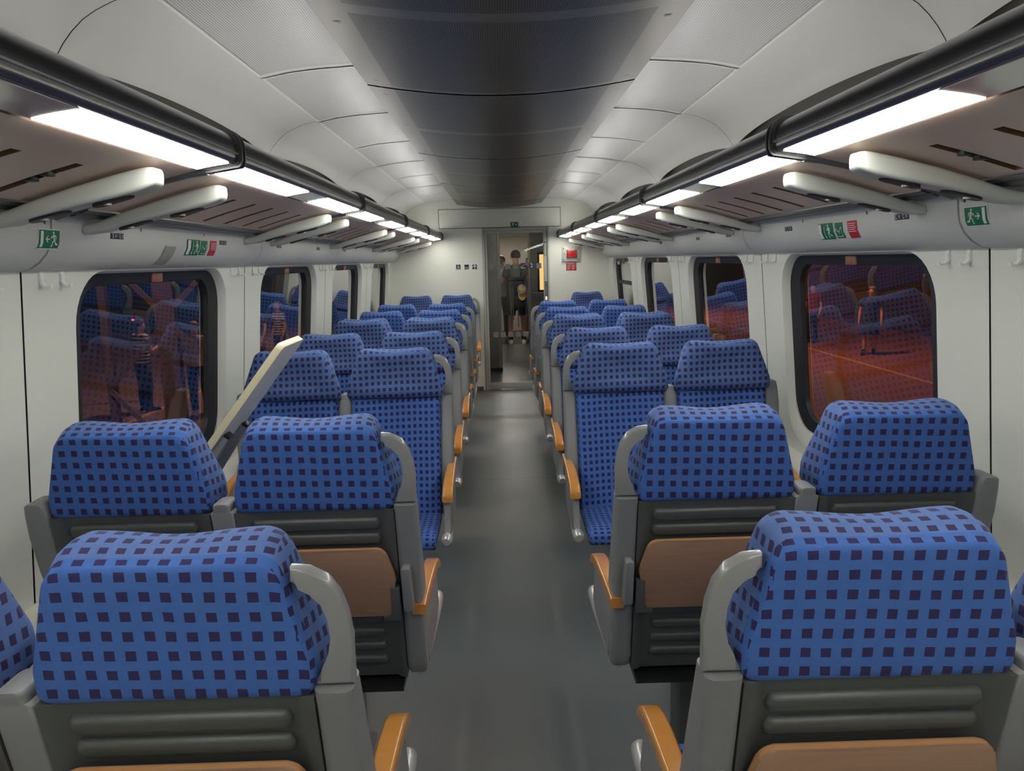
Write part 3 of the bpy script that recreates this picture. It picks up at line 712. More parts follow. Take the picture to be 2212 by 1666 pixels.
for i, (y, f, desc) in enumerate(ROWS):
    for side in (-1, 1):
        for kd, xx in (('aisle', XA), ('window', XW)):
            if i == 8 and side == 1 and kd == 'aisle': continue
            a = (-side) * f                       # local sign of the aisle side
            sn = 'left' if side < 0 else 'right'
            lab = 'blue checked %s seat on the %s, %s' % (kd, sn, desc)
            grp = 'blue checked train seats'
            loc = (side*xx, y, 0); rz = 0 if f > 0 else PI
            p = protos[(kd, a)]
            if (kd, a) not in used:
                used.add((kd, a)); p.location = loc; p.rotation_euler = (0, 0, rz); p['label'] = lab; p['group'] = grp; 
            else: dup(p, loc, rz, lab, grp)

# ------------------------------------------------------------------ end wall, sliding door, vestibule
DX0, DX1, DZ = -0.222, 0.590, 1.985
bm = bmesh.new()
box(bm, -1.45, DX0, YE, YE+0.06, 0, 2.42); box(bm, DX1, 1.45, YE, YE+0.06, 0, 2.42); box(bm, DX0, DX1, YE, YE+0.06, DZ, 2.42)
struct(obj('wall_end', bm, 'endwall'))
bm = bmesh.new()
for x0, x1 in ((-1.30, DX0-0.03), (DX1+0.03, 1.30)): box(bm, x0, x1, YE-0.012, YE, 0, 0.05, 0.004)
struct(obj('baseboard_end', bm, 'shell'))
bm = bmesh.new()                                                              # flush panel above the door, with its joint
box(bm, -0.735, 0.735, YE-0.002, YE+0.004, 1.985, 2.215, mi=1); box(bm, -0.729, 0.729, YE-0.006, YE, 1.991, 2.209, 0.002)
struct(obj('trim_5', bm, ['endwall', 'seam']))
bm = bmesh.new()
box(bm, DX0, DX0+0.030, YE-0.012, YE+0.05, 0, DZ, 0.004); box(bm, DX1-0.022, DX1, YE-0.012, YE+0.05, 0, DZ, 0.004); box(bm, DX0+0.030, DX1-0.022, YE-0.012, YE+0.05, DZ-0.035, DZ, 0.004)
struct(obj('trim_6', bm, 'doorframe'))
door = struct(bpy.data.objects.new('door_1', None)); C.objects.link(door); door.location = (0.18, YE+0.02, 0)
L0, L1 = DX0+0.032, DX1-0.024
bm = bmesh.new()
gx0, gx1, gz0, gz1 = -0.163, 0.520, 0.092, 1.918
box(bm, L0, gx0, YE+0.008, YE+0.032, 0.006, DZ-0.037, 0.003); box(bm, gx1, L1, YE+0.008, YE+0.032, 0.006, DZ-0.037, 0.003)
box(bm, gx0, gx1, YE+0.008, YE+0.032, 0.006, gz0, 0.003); box(bm, gx0, gx1, YE+0.008, YE+0.032, gz1, DZ-0.037, 0.003)
obj('leaf_frame', bm, 'doorframe', door)
bm = bmesh.new(); face(bm, [bm.verts.new(p) for p in ((gx0, YE+0.02, gz0), (gx1, YE+0.02, gz0), (gx1, YE+0.02, gz1), (gx0, YE+0.02, gz1))]); obj('pane', bm, 'doorglass', door)
bm = bmesh.new(); box(bm, 0.528, 0.558, YE-0.002, YE+0.010, 1.645, 1.885, 0.003); cyl(bm, (0.545, YE-0.004, 1.80), 0.010, 0.004, 'y', 12, 1); obj('lock_plate', bm, ['doorframe', 'shell'], door)
bm = bmesh.new(); box(bm, 0.534, 0.562, YE-0.006, YE+0.010, 1.08, 1.33, 0.006); box(bm, 0.539, 0.557, YE-0.009, YE-0.004, 1.16, 1.27, 0.003, 1); cyl(bm, (0.548, YE-0.010, 1.305), 0.008, 0.006, 'y', 12, 1); h = obj('opening_handle', bm, ['shell', 'pillar'], door)
bm = bmesh.new(); box(bm, 0.540, 0.556, YE-0.010, YE-0.004, 1.105, 1.145, 0.003); obj('lit_button', bm, 'button', h)
# writing helpers
def text_mesh(txt, size):
    cu = bpy.data.curves.new('text', 'FONT'); cu.body = txt; cu.size = size; cu.align_x = 'CENTER'; cu.align_y = 'CENTER'
    o = bpy.data.objects.new('text', cu); C.objects.link(o); bpy.context.view_layer.update()
    me = bpy.data.meshes.new_from_object(o.evaluated_get(bpy.context.evaluated_depsgraph_get()))
    vs = [v.co.copy() for v in me.vertices]; fs = [tuple(p.vertices) for p in me.polygons]
    bpy.data.objects.remove(o); bpy.data.curves.remove(cu); bpy.data.meshes.remove(me); return vs, fs
def add_text(bm, txt, size, f, cu=0, cv=0, mi=0, sx=1.0):
    vs, fs = text_mesh(txt, size); b = [bm.verts.new(f(cu+v.x*sx, cv+v.y)) for v in vs]
    for q in fs: face(bm, [b[i] for i in q], mi)
def poly(bm, pts, f, mi=0): face(bm, [bm.verts.new(f(u, v)) for u, v in pts], mi)
def stroke(bm, pts, w, f, mi=0):
    for (a, b) in zip(pts, pts[1:]):
        d = Vector((b[0]-a[0], b[1]-a[1])); d.normalize(); n = Vector((-d.y, d.x))*w/2; e = d*w*0.3
        poly(bm, [(a[0]-e.x+n.x, a[1]-e.y+n.y), (a[0]-e.x-n.x, a[1]-e.y-n.y), (b[0]+e.x-n.x, b[1]+e.y-n.y), (b[0]+e.x+n.x, b[1]+e.y+n.y)], f, mi)
def disc(bm, c, r, f, mi=0, n=14): poly(bm, [(c[0]+r*math.cos(2*PI*k/n), c[1]+r*math.sin(2*PI*k/n)) for k in range(n)], f, mi)
def running_man(bm, f, cx, cy, h, dirn, mi=0):
    g = lambda u, v: f(cx + dirn*u*h, cy + v*h)
    disc(bm, (0.10, 0.40), 0.085, g, mi)
    poly(bm, [(0.02, 0.30), (0.16, 0.28), (0.06, -0.08), (-0.12, -0.05)], g, mi)
    stroke(bm, [(0.13, 0.24), (0.26, 0.08), (0.34, 0.14)], 0.075, g, mi); stroke(bm, [(0.03, 0.26), (-0.17, 0.18), (-0.20, 0.03)], 0.075, g, mi)
    stroke(bm, [(-0.01, -0.06), (0.18, -0.20), (0.16, -0.42), (0.24, -0.43)], 0.095, g, mi); stroke(bm, [(-0.06, -0.06), (-0.14, -0.28), (-0.36, -0.32)], 0.095, g, mi)
def arrow(bm, f, cx, cy, s, ang, mi=0):
    ca, sa = math.cos(ang), math.sin(ang); g = lambda u, v: f(cx + s*(u*ca - v*sa), cy + s*(u*sa + v*ca))
    stroke(bm, [(-0.45, 0), (0.35, 0)], 0.16, g, mi); stroke(bm, [(0.02, 0.38), (0.42, 0.0)], 0.16, g, mi); stroke(bm, [(0.02, -0.38), (0.42, 0.0)], 0.16, g, mi)
def wallf(cx, cz, y): return lambda u, v: (cx+u, y, cz+v)
def flat_sign(name, label, cat, cx, cz, w, h, mat, draw, group=None, y=YE, border=None):
    t = thing(name, label, cat, (cx, y, cz), 0, group)
    bm = bmesh.new(); box(bm, cx-w/2, cx+w/2, y-0.003, y, cz-h/2, cz+h/2, 0.0008, 0)
    obj('plate', bm, border or mat, t)
    if border:
        bm = bmesh.new(); poly(bm, rrect(w/2-0.003, h/2-0.003, 0.002, 2), wallf(cx, cz, y-0.0034)); obj('field', bm, mat, t, recalc=False)
    bm = bmesh.new(); draw(bm, wallf(cx, cz, y-0.0040)); obj('pictogram', bm, 'white', t, recalc=False)
    return t
def d_wheel(bm, f):
    disc(bm, (-0.004, 0.019), 0.0045, f); stroke(bm, [(-0.004, 0.012), (-0.002, -0.002), (0.010, -0.002), (0.015, -0.016)], 0.005, f); stroke(bm, [(-0.003, 0.006), (0.008, 0.006)], 0.004, f)
    stroke(bm, [(-0.012+0.0*k, 0) for k in range(1)] + [(-0.003+0.012*math.cos(a), -0.010+0.012*math.sin(a)) for a in [PI*0.6 + k*0.42 for k in range(11)]], 0.0035, f)
flat_sign('wheelchair_sign', 'navy wheelchair sign on the end wall, leftmost of three', 'sign', -0.517, 1.529, 0.060, 0.062, 'navy', d_wheel, None, border='white')
flat_sign('toilet_sign', 'navy WC sign on the end wall, middle one of three', 'sign', -0.415, 1.527, 0.060, 0.062, 'navy', lambda bm, f: add_text(bm, 'WC', 0.030, f, 0, -0.012), None, border='white')
flat_sign('arrow_sign', 'navy sign with white upward arrow beside the door frame', 'sign', -0.318, 1.525, 0.062, 0.062, 'navy', lambda bm, f: arrow(bm, f, 0, 0, 0.052, PI/2), None, border='white')
def d_exit(bm, f):
    running_man(bm, f, -0.024, 0.0, 0.050, 1); arrow(bm, f, 0.014, 0.0, 0.026, -PI/2); poly(bm, [(0.040, -0.026), (0.049, -0.026), (0.049, 0.026), (0.040, 0.026)], f)
flat_sign('exit_sign', 'small green exit sign centred above the glass door', 'sign', 0.18, 2.019, 0.104, 0.057, 'green', d_exit, y=YE-0.006)
# frosted squares and stickers on the door glass
for zc, xs in ((1.520, (-0.118, -0.014, 0.083, 0.178, 0.463)), (0.690, (-0.082, 0.008, 0.100, 0.196, 0.292, 0.378))):
    for x in xs:
        bm = bmesh.new(); w = 0.0315 if x < 0.37 or zc > 1 else 0.012
        poly(bm, rrect(w, 0.0315, 0.001, 1), wallf(x, zc, YE+0.0185)); obj('frosted_square', bm, 'frost', door, recalc=False)
bm = bmesh.new(); poly(bm, rrect(0.0315, 0.0315, 0.001, 1), wallf(0.375, 1.524, YE+0.0185)); st = obj('class_sticker', bm, 'navy', door, recalc=False)
bm = bmesh.new(); add_text(bm, '2', 0.066, wallf(0.375, 1.524, YE+0.0180), 0, 0, 0, 1.05); obj('numeral', bm, 'white', st, recalc=False)
bm = bmesh.new(); poly(bm, rrect(0.0315, 0.0315, 0.001, 1), wallf(0.271, 1.526, YE+0.0185)); st = obj('phone_sticker', bm, plain('purple_black_sticker', (0.035, 0.008, 0.035), 0.4), door, recalc=False)
bm = bmesh.new(); f = wallf(0.271, 1.526, YE+0.0180); stroke(bm, [(-0.010, -0.012), (0.014, 0.014)], 0.003, f); poly(bm, [(-0.028, -0.030), (0.026, -0.030), (0.026, -0.024), (-0.020, -0.024), (-0.020, -0.010), (-0.028, -0.010)], f); obj('marks', bm, 'white', st, recalc=False)
# emergency brake box
t = thing('emergency_brake', 'white emergency brake box with red handle on the end wall', 'emergency brake', (0.85, YE, 1.65))
bm = bmesh.new(); box(bm, 0.742, 0.962, YE-0.028, YE, 1.562, 1.738, 0.006); obj('backplate', bm, 'armwhite', t)
for x, z in ((0.762, 1.718), (0.942, 1.718), (0.762, 1.582), (0.942, 1.582), (0.772, 1.652)):
    bm = bmesh.new(); cyl(bm, (x, YE-0.031, z), 0.007, 0.005, 'y', 10); obj('screw', bm, 'shell', t)
bm = bmesh.new(); box(bm, 0.803, 0.915, YE-0.052, YE-0.026, 1.612, 1.692, 0.006); box(bm, 0.798, 0.812, YE-0.060, YE-0.026, 1.606, 1.704, 0.004); box(bm, 0.905, 0.918, YE-0.060, YE-0.026, 1.612, 1.704, 0.004); box(bm, 0.803, 0.915, YE-0.060, YE-0.030, 1.612, 1.626, 0.004)
hd = obj('red_handle', bm, 'red', t)
bm = bmesh.new(); stroke(bm, [(-0.02, 0.012), (0, -0.006), (0.02, 0.012)], 0.004, wallf(0.858, 1.655, YE-0.0526)); obj('chevron', bm, plain('dark_red_mark', (0.2, 0.01, 0.01)), hd, recalc=False)
def d_notice(bm, f):
    for r, (a, b) in enumerate(((-0.052, 0.052), (-0.040, 0.040))): stroke(bm, [(a, 0.040-r*0.010), (b, 0.040-r*0.010)], 0.0028, f)
    for c in (-0.028, 0.028):
        for r in range(6): stroke(bm, [(c-0.022, 0.012-r*0.010), (c+0.020-0.008*((r*7) % 3), 0.012-r*0.010)], 0.0026, f)
flat_sign('instruction_notice', 'red instruction notice with white print below the brake box', 'notice', 0.858, 1.503, 0.124, 0.098, 'red', d_notice)
# vestibule behind the door
bm = bmesh.new(); box(bm, -1.2, 1.2, YE+0.02, 14.15, -0.06, 0); struct(obj('vestibule_floor', bm, 'vfloor'))
bm = bmesh.new(); box(bm, -1.2, 1.2, 14.15, 17.0, -0.06, 0); struct(obj('corridor_floor', bm, 'black'))
bm = bmesh.new(); box(bm, -1.2, 1.2, YE+0.06, 17.0, 2.16, 2.2); struct(obj('vestibule_ceiling', bm, 'vestgrey'))
bm = bmesh.new(); box(bm, -1.25, -1.2, YE+0.06, 17.0, 0, 2.2); box(bm, 1.2, 1.25, YE+0.06, 17.0, 0, 2.2); struct(obj('vestibule_wall', bm, 'vestgrey'))
bm = bmesh.new(); box(bm, -1.2, 1.2, 16.9, 17.0, 0, 2.2); struct(obj('corridor_wall', bm, 'vest'))
bm = bmesh.new(); box(bm, -1.2, -0.055, 10.70, 10.82, 0, 2.16); struct(obj('steel_partition', bm, 'steel'))
bm = bmesh.new(); box(bm, -0.055, -0.003, 10.69, 10.83, 0, 2.16, 0.006); box(bm, -0.003, 0.398, 10.72, 10.80, 1.93, 2.16); struct(obj('opening_frame', bm, 'doorframe'))
bm = bmesh.new(); box(bm, -1.2, -0.003, 10.685, 10.70, 0, 0.05); struct(obj('baseboard_vestibule', bm, 'black'))
bm = bmesh.new(); box(bm, 0.432, 1.2, 10.70, 10.82, 0, 2.16); struct(obj('grey_partition', bm, 'vestgrey'))
bm = bmesh.new(); box(bm, 0.398, 0.432, 10.69, 10.83, 0, 2.16, 0.006); struct(obj('partition_edge', bm, 'vest'))
w = struct(bpy.data.objects.new('window_9', None)); C.objects.link(w); w.location = (0.62, 10.69, 1.41)
bm = bmesh.new(); box(bm, 0.525, 0.80, 10.682, 10.70, 1.13, 1.70, 0.005); obj('window_frame', bm, 'rubber', w)
bm = bmesh.new(); box(bm, 0.555, 0.77, 10.678, 10.684, 1.165, 1.665); obj('pane', bm, 'yellow', w)
bm = bmesh.new(); tube(bm, [(0.44, 10.64, 1.118), (0.80, 10.64, 1.126)], 0.012, 10); 
for x in (0.46, 0.78): tube(bm, [(x, 10.64, 1.12), (x, 10.70, 1.12)], 0.007, 8)
tag(obj('grab_rail', bm, 'silver'), 'short steel grab rail below the lit yellow window behind the door', 'handrail')
for n_, (x, y) in enumerate(((0.1, 9.95), (0.2, 12.6), (0.1, 15.6))):
    t = thing('ceiling_lamp', ('square ceiling lamp just behind the glass door', 'square ceiling lamp in the corridor before the standing person', 'square ceiling lamp at the far end of the corridor')[n_], 'lamp', (x, y, 2.15))
    bm = bmesh.new(); box(bm, x-0.15, x+0.15, y-0.15, y+0.15, 2.145, 2.16, 0.004); obj('housing', bm, 'doorframe', t)
    bm = bmesh.new(); box(bm, x-0.13, x+0.13, y-0.13, y+0.13, 2.140, 2.146); obj('diffuser', bm, emit('vestibule_diffuser_%d' % n_, (1, 0.93, 0.84), (10.0, 95.0, 95.0)[n_]), t)

# ------------------------------------------------------------------ signs, plates and hooks along the walls
def cf_(side, yc, zc, d): return lambda u, v: (side*(cove_x(zc+v)-d), yc - side*u, zc+v)     # u runs to the reader's right
def cove_sign(name, label, cat, side, yc, zc, w, h, layers, group=None):
    t = thing(name, label, cat, (side*cove_x(zc), yc, zc), 0, group)
    m = 8
    for i, (pn, mat, ww, hh) in enumerate(layers['plates']):
        bm = bmesh.new(); d = 0.0018+0.0008*i; f = cf_(side, yc, zc, d); g = cf_(side, yc, zc, 0.0)
        fr = [[f(-ww/2+ww*k, -hh/2+hh*j/m) for k in (0, 1)] for j in range(m+1)]
        loft(bm, fr, False, False, closed=False)
        if i == 0:
            gr = [[g(-ww/2+ww*k, -hh/2+hh*j/m) for k in (0, 1)] for j in range(m+1)]
            for k in (0, 1): loft(bm, [[r[k] for r in fr], [r[k] for r in gr]], False, False, closed=False)
            for j in (0, m): loft(bm, [fr[j], gr[j]], False, False, closed=False)
        obj(pn, bm, mat, t, recalc=False)
    bm = bmesh.new(); layers['draw'](bm, lambda u, v: (u, v, 0)); g = cf_(side, yc, zc, 0.0036)
    for j in range(1, 16):
        z = -h/2 + h*j/16; bmesh.ops.bisect_plane(bm, geom=bm.verts[:]+bm.edges[:]+bm.faces[:], plane_co=(0, z, 0), plane_no=(0, 1, 0))
    for v in bm.verts: v.co = Vector(g(v.co.x, v.co.y))
    obj('pictogram', bm, 'white', t, recalc=False)
    return t
for side in (-1, 1):
    sn = 'left' if side < 0 else 'right'; dr = -1 if side < 0 else 1        # direction of the exit arrow for the reader
    yc = 2.02 if side < 0 else 1.955
    def d_e(bm, f):
        running_man(bm, f, -dr*0.020, 0.0, 0.042, dr); arrow(bm, f, dr*0.008, 0.0, 0.020, 0 if dr > 0 else PI); poly(bm, [(dr*0.028, -0.0205), (dr*0.040, -0.0205), (dr*0.040, 0.0205), (dr*0.028, 0.0205)], f)
    cove_sign('exit_sign', 'green exit sign with running figure and arrow, above the %s wall' % sn, 'sign', side, yc, 1.683, 0.096, 0.052, {'plates': (('plate', 'white', 0.096, 0.052), ('field', 'green', 0.091, 0.047)), 'draw': d_e})
    y1, y2, y3 = ((2.965, 3.07, 3.165) if side < 0 else (2.855, 2.745, 2.64))
    def d_d(bm, f):
        running_man(bm, f, 0.030, 0.0, 0.052, -1); poly(bm, [(-0.058, -0.027), (-0.032, -0.027), (-0.032, 0.027), (-0.058, 0.027)], f); stroke(bm, [(-0.008, -0.026), (-0.008, 0.018)], 0.003, f); poly(bm, [(-0.014, -0.018), (-0.002, -0.018), (-0.008, -0.028)], f)
    cove_sign('emergency_exit_sign', 'green emergency window sign beside the hammer sign above the %s window' % sn, 'sign', side, y1, 1.677, 0.125, 0.060, {'plates': (('plate', 'green', 0.125, 0.060), ), 'draw': d_d})
    def d_h(bm, f):
        stroke(bm, [(-0.022, 0.010), (-0.022, -0.022), (0.022, -0.022), (0.022, 0.010)], 0.0025, f); stroke(bm, [(-0.020, 0.004), (0.004, -0.006), (0.010, 0.004), (0.022, 0.012)], 0.0025, f); stroke(bm, [(0.0, -0.014), (0.006, -0.008)], 0.002, f); stroke(bm, [(-0.006, -0.008), (-0.002, -0.002)], 0.002, f)
    cove_sign('hammer_sign', 'narrow green sign with white hammer drawing above the %s window' % sn, 'sign', side, y2, 1.677, 0.062, 0.056, {'plates': (('plate', 'green', 0.062, 0.056), ), 'draw': d_h})
    def d_r(bm, f):
        for r in range(5): stroke(bm, [(-0.028, 0.020-r*0.0068), (0.028-0.006*(r % 2), 0.020-r*0.0068)], 0.0020, f)
    cove_sign('warning_notice', 'red warning notice with white lines of print above the %s window' % sn, 'notice', side, y3, 1.677, 0.070, 0.060, {'plates': (('plate', 'red', 0.070, 0.060), ), 'draw': d_r})
    pl = ((2.374, 3.276, 4.107, 4.994, 5.85) if side < 0 else (2.313, 3.217, 4.060, 4.678, 5.75))
    for i, yc in enumerate(pl):
        def d_n(bm, f):
            for c in (-0.030, 0.012): stroke(bm, [(c, 0.005), (c, -0.005), (c+0.006, -0.005)], 0.002, f); disc(bm, (c+0.001, 0.0062), 0.0018, f)
            for c in (-0.010, 0.031): add_text(bm, '51', 0.013, f, c, 0)
        cove_sign('seat_number_plate', 'small navy seat number plate on the %s duct, %s' % (sn, ('nearest the viewer', 'second from the viewer', 'third from the viewer', 'fourth from the viewer', 'farthest from the viewer')[i]), 'sign', side, yc, 1.702, 0.078, 0.018, {'plates': (('plate', 'navy', 0.078, 0.018), ), 'draw': d_n}, 'seat number plates on the %s' % sn)
    for yc in (1.90, 2.00, 2.53, 3.06, 3.70, 3.83, 4.40, 4.95, 5.5, 5.65, 6.3, 6.9, 7.4):
        bm = bmesh.new(); fr = cf_(side, yc, 1.727, 0.0015); poly(bm, rrect(0.0045, 0.006, 0.004, 3), fr)
        obj('screw', bm, 'shell', bpy.data.objects['trim_%d' % (3 if side < 0 else 4)], recalc=False)
bm = bmesh.new(); f = cf_(-1, 2.76, 1.645, 0.003); m = 8
loft(bm, [[f(-0.045, -0.033+0.066*j/m), f(0.045, -0.033+0.066*j/m)] for j in range(m+1)], False, False, closed=False)
tag(obj('duct_flap', bm, plain('grey_flap', (0.33, 0.33, 0.29), 0.5), recalc=False), 'grey curved flap on the left duct above the nearest window', 'flap')
ordh = ('leftmost', 'second from left', 'third from left', 'rightmost')
jn = {3: 'nearest joint', 4: 'second joint', 5: 'third joint', 6: 'fourth joint', 7: 'far end'}
for side in (-1, 1):
    sn = 'left' if side < 0 else 'right'
    for k in (3, 4, 5, 6, 7):
        offs = [-0.20, -0.09, 0.12, 0.22] if k > 3 else [-0.115, 0.095, 0.195]
        if k == 7: offs = [-0.20, -0.09]
        seq = offs if side < 0 else offs[::-1]
        for i, o in enumerate(offs):
            y = (RINGS[k] if k > 3 else 2.02) + o; pos = seq.index(o)
            on = ordh[pos] if pos < len(seq)-1 else 'rightmost'
            hs = 0.66
            t = thing('coat_hook', 'white coat hook on the %s wall, %s at the %s' % (sn, on, jn[k]), 'coat hook', (side*wx(1.57), y, 1.57), 0, 'white coat hooks')
            x0 = wx(1.57)
            bm = bmesh.new(); prism(bm, [(0.004, 0.036), (-0.010, 0.036), (-0.013, 0.010), (-0.010, -0.012), (0.004, -0.014)], lambda u, v, d: (side*(x0+u*hs), y+d*hs, 1.576+v*hs), -0.013, 0.013, 0.0012)
            obj('hook_plate', bm, 'white', t)
            bm = bmesh.new(); prism(bm, [(0.0, -0.008), (-0.012, -0.012), (-0.020, -0.026), (-0.040, -0.030), (-0.044, -0.018), (-0.047, -0.019), (-0.044, -0.036), (-0.018, -0.034), (-0.006, -0.024), (0.0, -0.020)], lambda u, v, d: (side*(x0+u*hs), y+d*hs, 1.576+v*hs), -0.010, 0.010, 0.0012)
            obj('hook_lip', bm, 'white', t)

# ------------------------------------------------------------------ raised table leaf between rows two and three on the left
t = thing('folding_table', 'raised cream edged table leaf leaning out from the left wall', 'table', (-1.30, 2.75, 0.75))
A0, A1 = Vector((-1.30, 0, 0.715)), Vector((-0.812, 0, 1.332)); dirv = (A1-A0).normalized(); nrm = Vector((dirv.z, 0, -dirv.x))   # nrm points to the underside
LN = (A1-A0).length
def leafp(s, y, d): p = A0 + dirv*s + nrm*d; return (p.x, y, p.z)
bm = bmesh.new()
prism(bm, rpoly([(0.0, 2.600), (LN, 2.600), (LN, 2.885), (0.0, 2.885)], [0.0, 0.018, 0.018, 0.0], 4), lambda u, v, d: leafp(u, v, d), 0.0, 0.026, 0.002, 0)
for f in bm.faces: f.material_index = 0
bmesh.ops.recalc_face_normals(bm, faces=bm.faces)
for f in bm.faces:
    if f.normal.dot(nrm) > 0.95: f.material_index = 1
    elif f.normal.dot(nrm) < -0.95: f.material_index = 2
obj('table_leaf', bm, ['cream', 'under', 'tray'], t)
for yc in (2.640, 2.835):
    bm = bmesh.new(); prism(bm, [(0.06, 0.024), (0.39, 0.024), (0.39, 0.050), (0.20, 0.062), (0.06, 0.075)], lambda u, v, d: leafp(u, yc+d, v), -0.022, 0.022, 0.002)
    br = obj('support_bracket', bm, 'post', t)
    bm = bmesh.new(); box(bm, -0.023, 0.023, -0.008, 0.004, 0.030, 0.052, 0.001)
    for v in bm.verts: v.co = Vector(leafp(0.392+v.co.y, yc+v.co.x, v.co.z))
    obj('bracket_cap', bm, 'black', br)
bm = bmesh.new(); box(bm, -1.375, -1.28, 2.61, 2.875, 0.655, 0.735, 0.006); obj('wall_mount', bm, 'post', t)

# ------------------------------------------------------------------ people
def skinmesh(name, nodes, edges, mat, parent, root=0, sub=2):
    bm = bmesh.new(); L = bm.verts.layers.skin.verify(); vs = []
    for i, (p, r) in enumerate(nodes):
        v = bm.verts.new(p); v[L].radius = (r, r) if isinstance(r, float) else r; v[L].use_root = (i == root); vs.append(v)
    for a, b in edges: bm.edges.new((vs[a], vs[b]))
    me = bpy.data.meshes.new(name); bm.to_mesh(me); bm.free()
    o = bpy.data.objects.new(name, me); C.objects.link(o)
    sk = o.modifiers.new('skin', 'SKIN'); sk.use_smooth_shade = True; sk.branch_smoothing = 0.3
    ss = o.modifiers.new('sub', 'SUBSURF'); ss.levels = sub; ss.render_levels = sub
    bpy.context.view_layer.update()
    me2 = bpy.data.meshes.new_from_object(o.evaluated_get(bpy.context.evaluated_depsgraph_get()))
    o.modifiers.clear(); o.data = me2; bpy.data.meshes.remove(me); me2.name = name
    me2.materials.clear(); me2.materials.append(M[mat])
    for p in me2.polygons: p.use_smooth = True
    o.parent = parent; return o
def blob(name, c, r, mat, parent, cut=None, n=14):
    bm = bmesh.new(); bmesh.ops.create_uvsphere(bm, u_segments=n*2, v_segments=n, radius=1)
    if cut: bmesh.ops.delete(bm, geom=[v for v in bm.verts if cut(v.co)], context='VERTS')
    for v in bm.verts: v.co = Vector((c[0]+v.co.x*r[0], c[1]+v.co.y*r[1], c[2]+v.co.z*r[2]))
    for f in bm.faces: f.smooth = True
    obj.local = True; o = obj(name, bm, mat, parent, sharp=None); obj.local = False; return o
def make_person(label, loc, rz, height=1.75, hair='hair', top='shirtgrey', bottom='clothblack', shoe='shoe', shorts=True, hairlong=False,
                elbow=((0.25, -0.03, 1.13), (0.25, -0.03, 1.13)), wrist=((0.26, 0.07, 0.89), (0.26, 0.07, 0.89)), step=0.0, feet=0.11, skirt=False, sleeves=True):
    t = thing('person', label, 'person', loc, rz)
    s = height/1.75
    V = lambda x, y, z: Vector((x*s, y*s, z*s))
    nodes, edges = [], []
    def add(p, r, parent=None):
        nodes.append((p, (r*s if isinstance(r, float) else tuple(q*s for q in r)))); i = len(nodes)-1
        if parent is not None: edges.append((parent, i))
        return i
    pel = add(V(0, 0, 0.96), 0.108); sp = add(V(0, 0, 1.14), 0.102, pel); ch = add(V(0, 0, 1.32), 0.115, sp); nb = add(V(0, -0.01, 1.455), (0.075, 0.065), ch)
    nk = add(V(0, 0.005, 1.52), 0.052, nb); h1 = add(V(0, 0.025, 1.585), (0.066, 0.075), nk); h2 = add(V(0, 0.02, 1.66), (0.080, 0.095), h1); h3 = add(V(0, 0.012, 1.715), (0.055, 0.065), h2)
    add(V(0, 0.125, 1.615), 0.012, h1)
    legs = {}
    for sd in (-1, 1):
        yy = step*sd
        hp = add(V(0.088*sd, 0, 0.89), 0.088, pel); th = add(V(0.10*sd, yy*0.25, 0.70), 0.076, hp); kn = add(V(feet*sd*0.96, yy*0.55+0.012, 0.48), 0.054, th); cv = add(V(feet*sd, yy*0.75-0.012, 0.34), 0.053, kn)
        an = add(V(feet*sd, yy-0.02, 0.085), 0.037, cv); he = add(V(feet*sd, yy+0.03, 0.045), 0.036, an); add(V(feet*sd*1.1, yy+0.13, 0.032), 0.030, he)
        i = 0 if sd < 0 else 1; e, w = elbow[i], wrist[i]
        sh = add(V(0.165*sd, -0.005, 1.415), 0.066, ch); el = add(V(e[0]*sd, e[1], e[2]), 0.041, sh); fa = add(V((e[0]*0.65+w[0]*0.35)*sd, e[1]*0.65+w[1]*0.35, e[2]*0.65+w[2]*0.35), 0.040, el)
        wr = add(V(w[0]*sd, w[1], w[2]), 0.026, fa)
        d = (Vector((w[0]*sd, w[1], w[2])) - Vector((e[0]*sd, e[1], e[2]))).normalized(); side_ = d.cross(Vector((sd, 0, 0))); side_ = side_.normalized() if side_.length > 0.1 else Vector((0, 1, 0))
        W = Vector((w[0]*sd, w[1], w[2])); pm = add((W + d*0.055)*s, (0.020, 0.036), wr)
        for k, (off, ln) in enumerate(((0.030, 0.060), (0.010, 0.070), (-0.010, 0.066), (-0.030, 0.052))):
            b = W + d*0.085 + side_*off; curl = Vector((-sd*0.25, 0, 0))
            f1 = add(b*s, 0.0095, pm); f2 = add((b + (d+curl*0.5).normalized()*ln*0.5)*s, 0.0088, f1); add((b + (d+curl).normalized()*ln)*s, 0.0078, f2)
        tb = W + d*0.035 + side_*0.035; t1 = add(tb*s, 0.011, pm); add((tb + (d*0.7+side_*0.7)*0.05)*s, 0.009, t1)
        legs[sd] = (V(0.088*sd, 0, 0.89), V(0.10*sd, yy*0.25, 0.70), V(feet*sd*0.96, yy*0.55+0.012, 0.48), V(feet*sd, yy*0.75-0.012, 0.34), V(feet*sd, yy-0.02, 0.10), V(0.165*sd, -0.005, 1.415), V(e[0]*sd, e[1], e[2]), yy)
    skinmesh('body', nodes, edges, 'skin', t, 0, 1)
    # top
    bm = bmesh.new(); rings = []
    for z, a_, b_ in ((0.83, 0.165, 0.140), (0.95, 0.160, 0.135), (1.12, 0.150, 0.125), (1.28, 0.170, 0.132), (1.38, 0.185, 0.125), (1.43, 0.165, 0.105), (1.47, 0.100, 0.085), (1.495, 0.070, 0.068)):
        rings.append([V(a_*math.cos(2*PI*k/24), b_*math.sin(2*PI*k/24), z) for k in range(24)])
    loft(bm, rings)
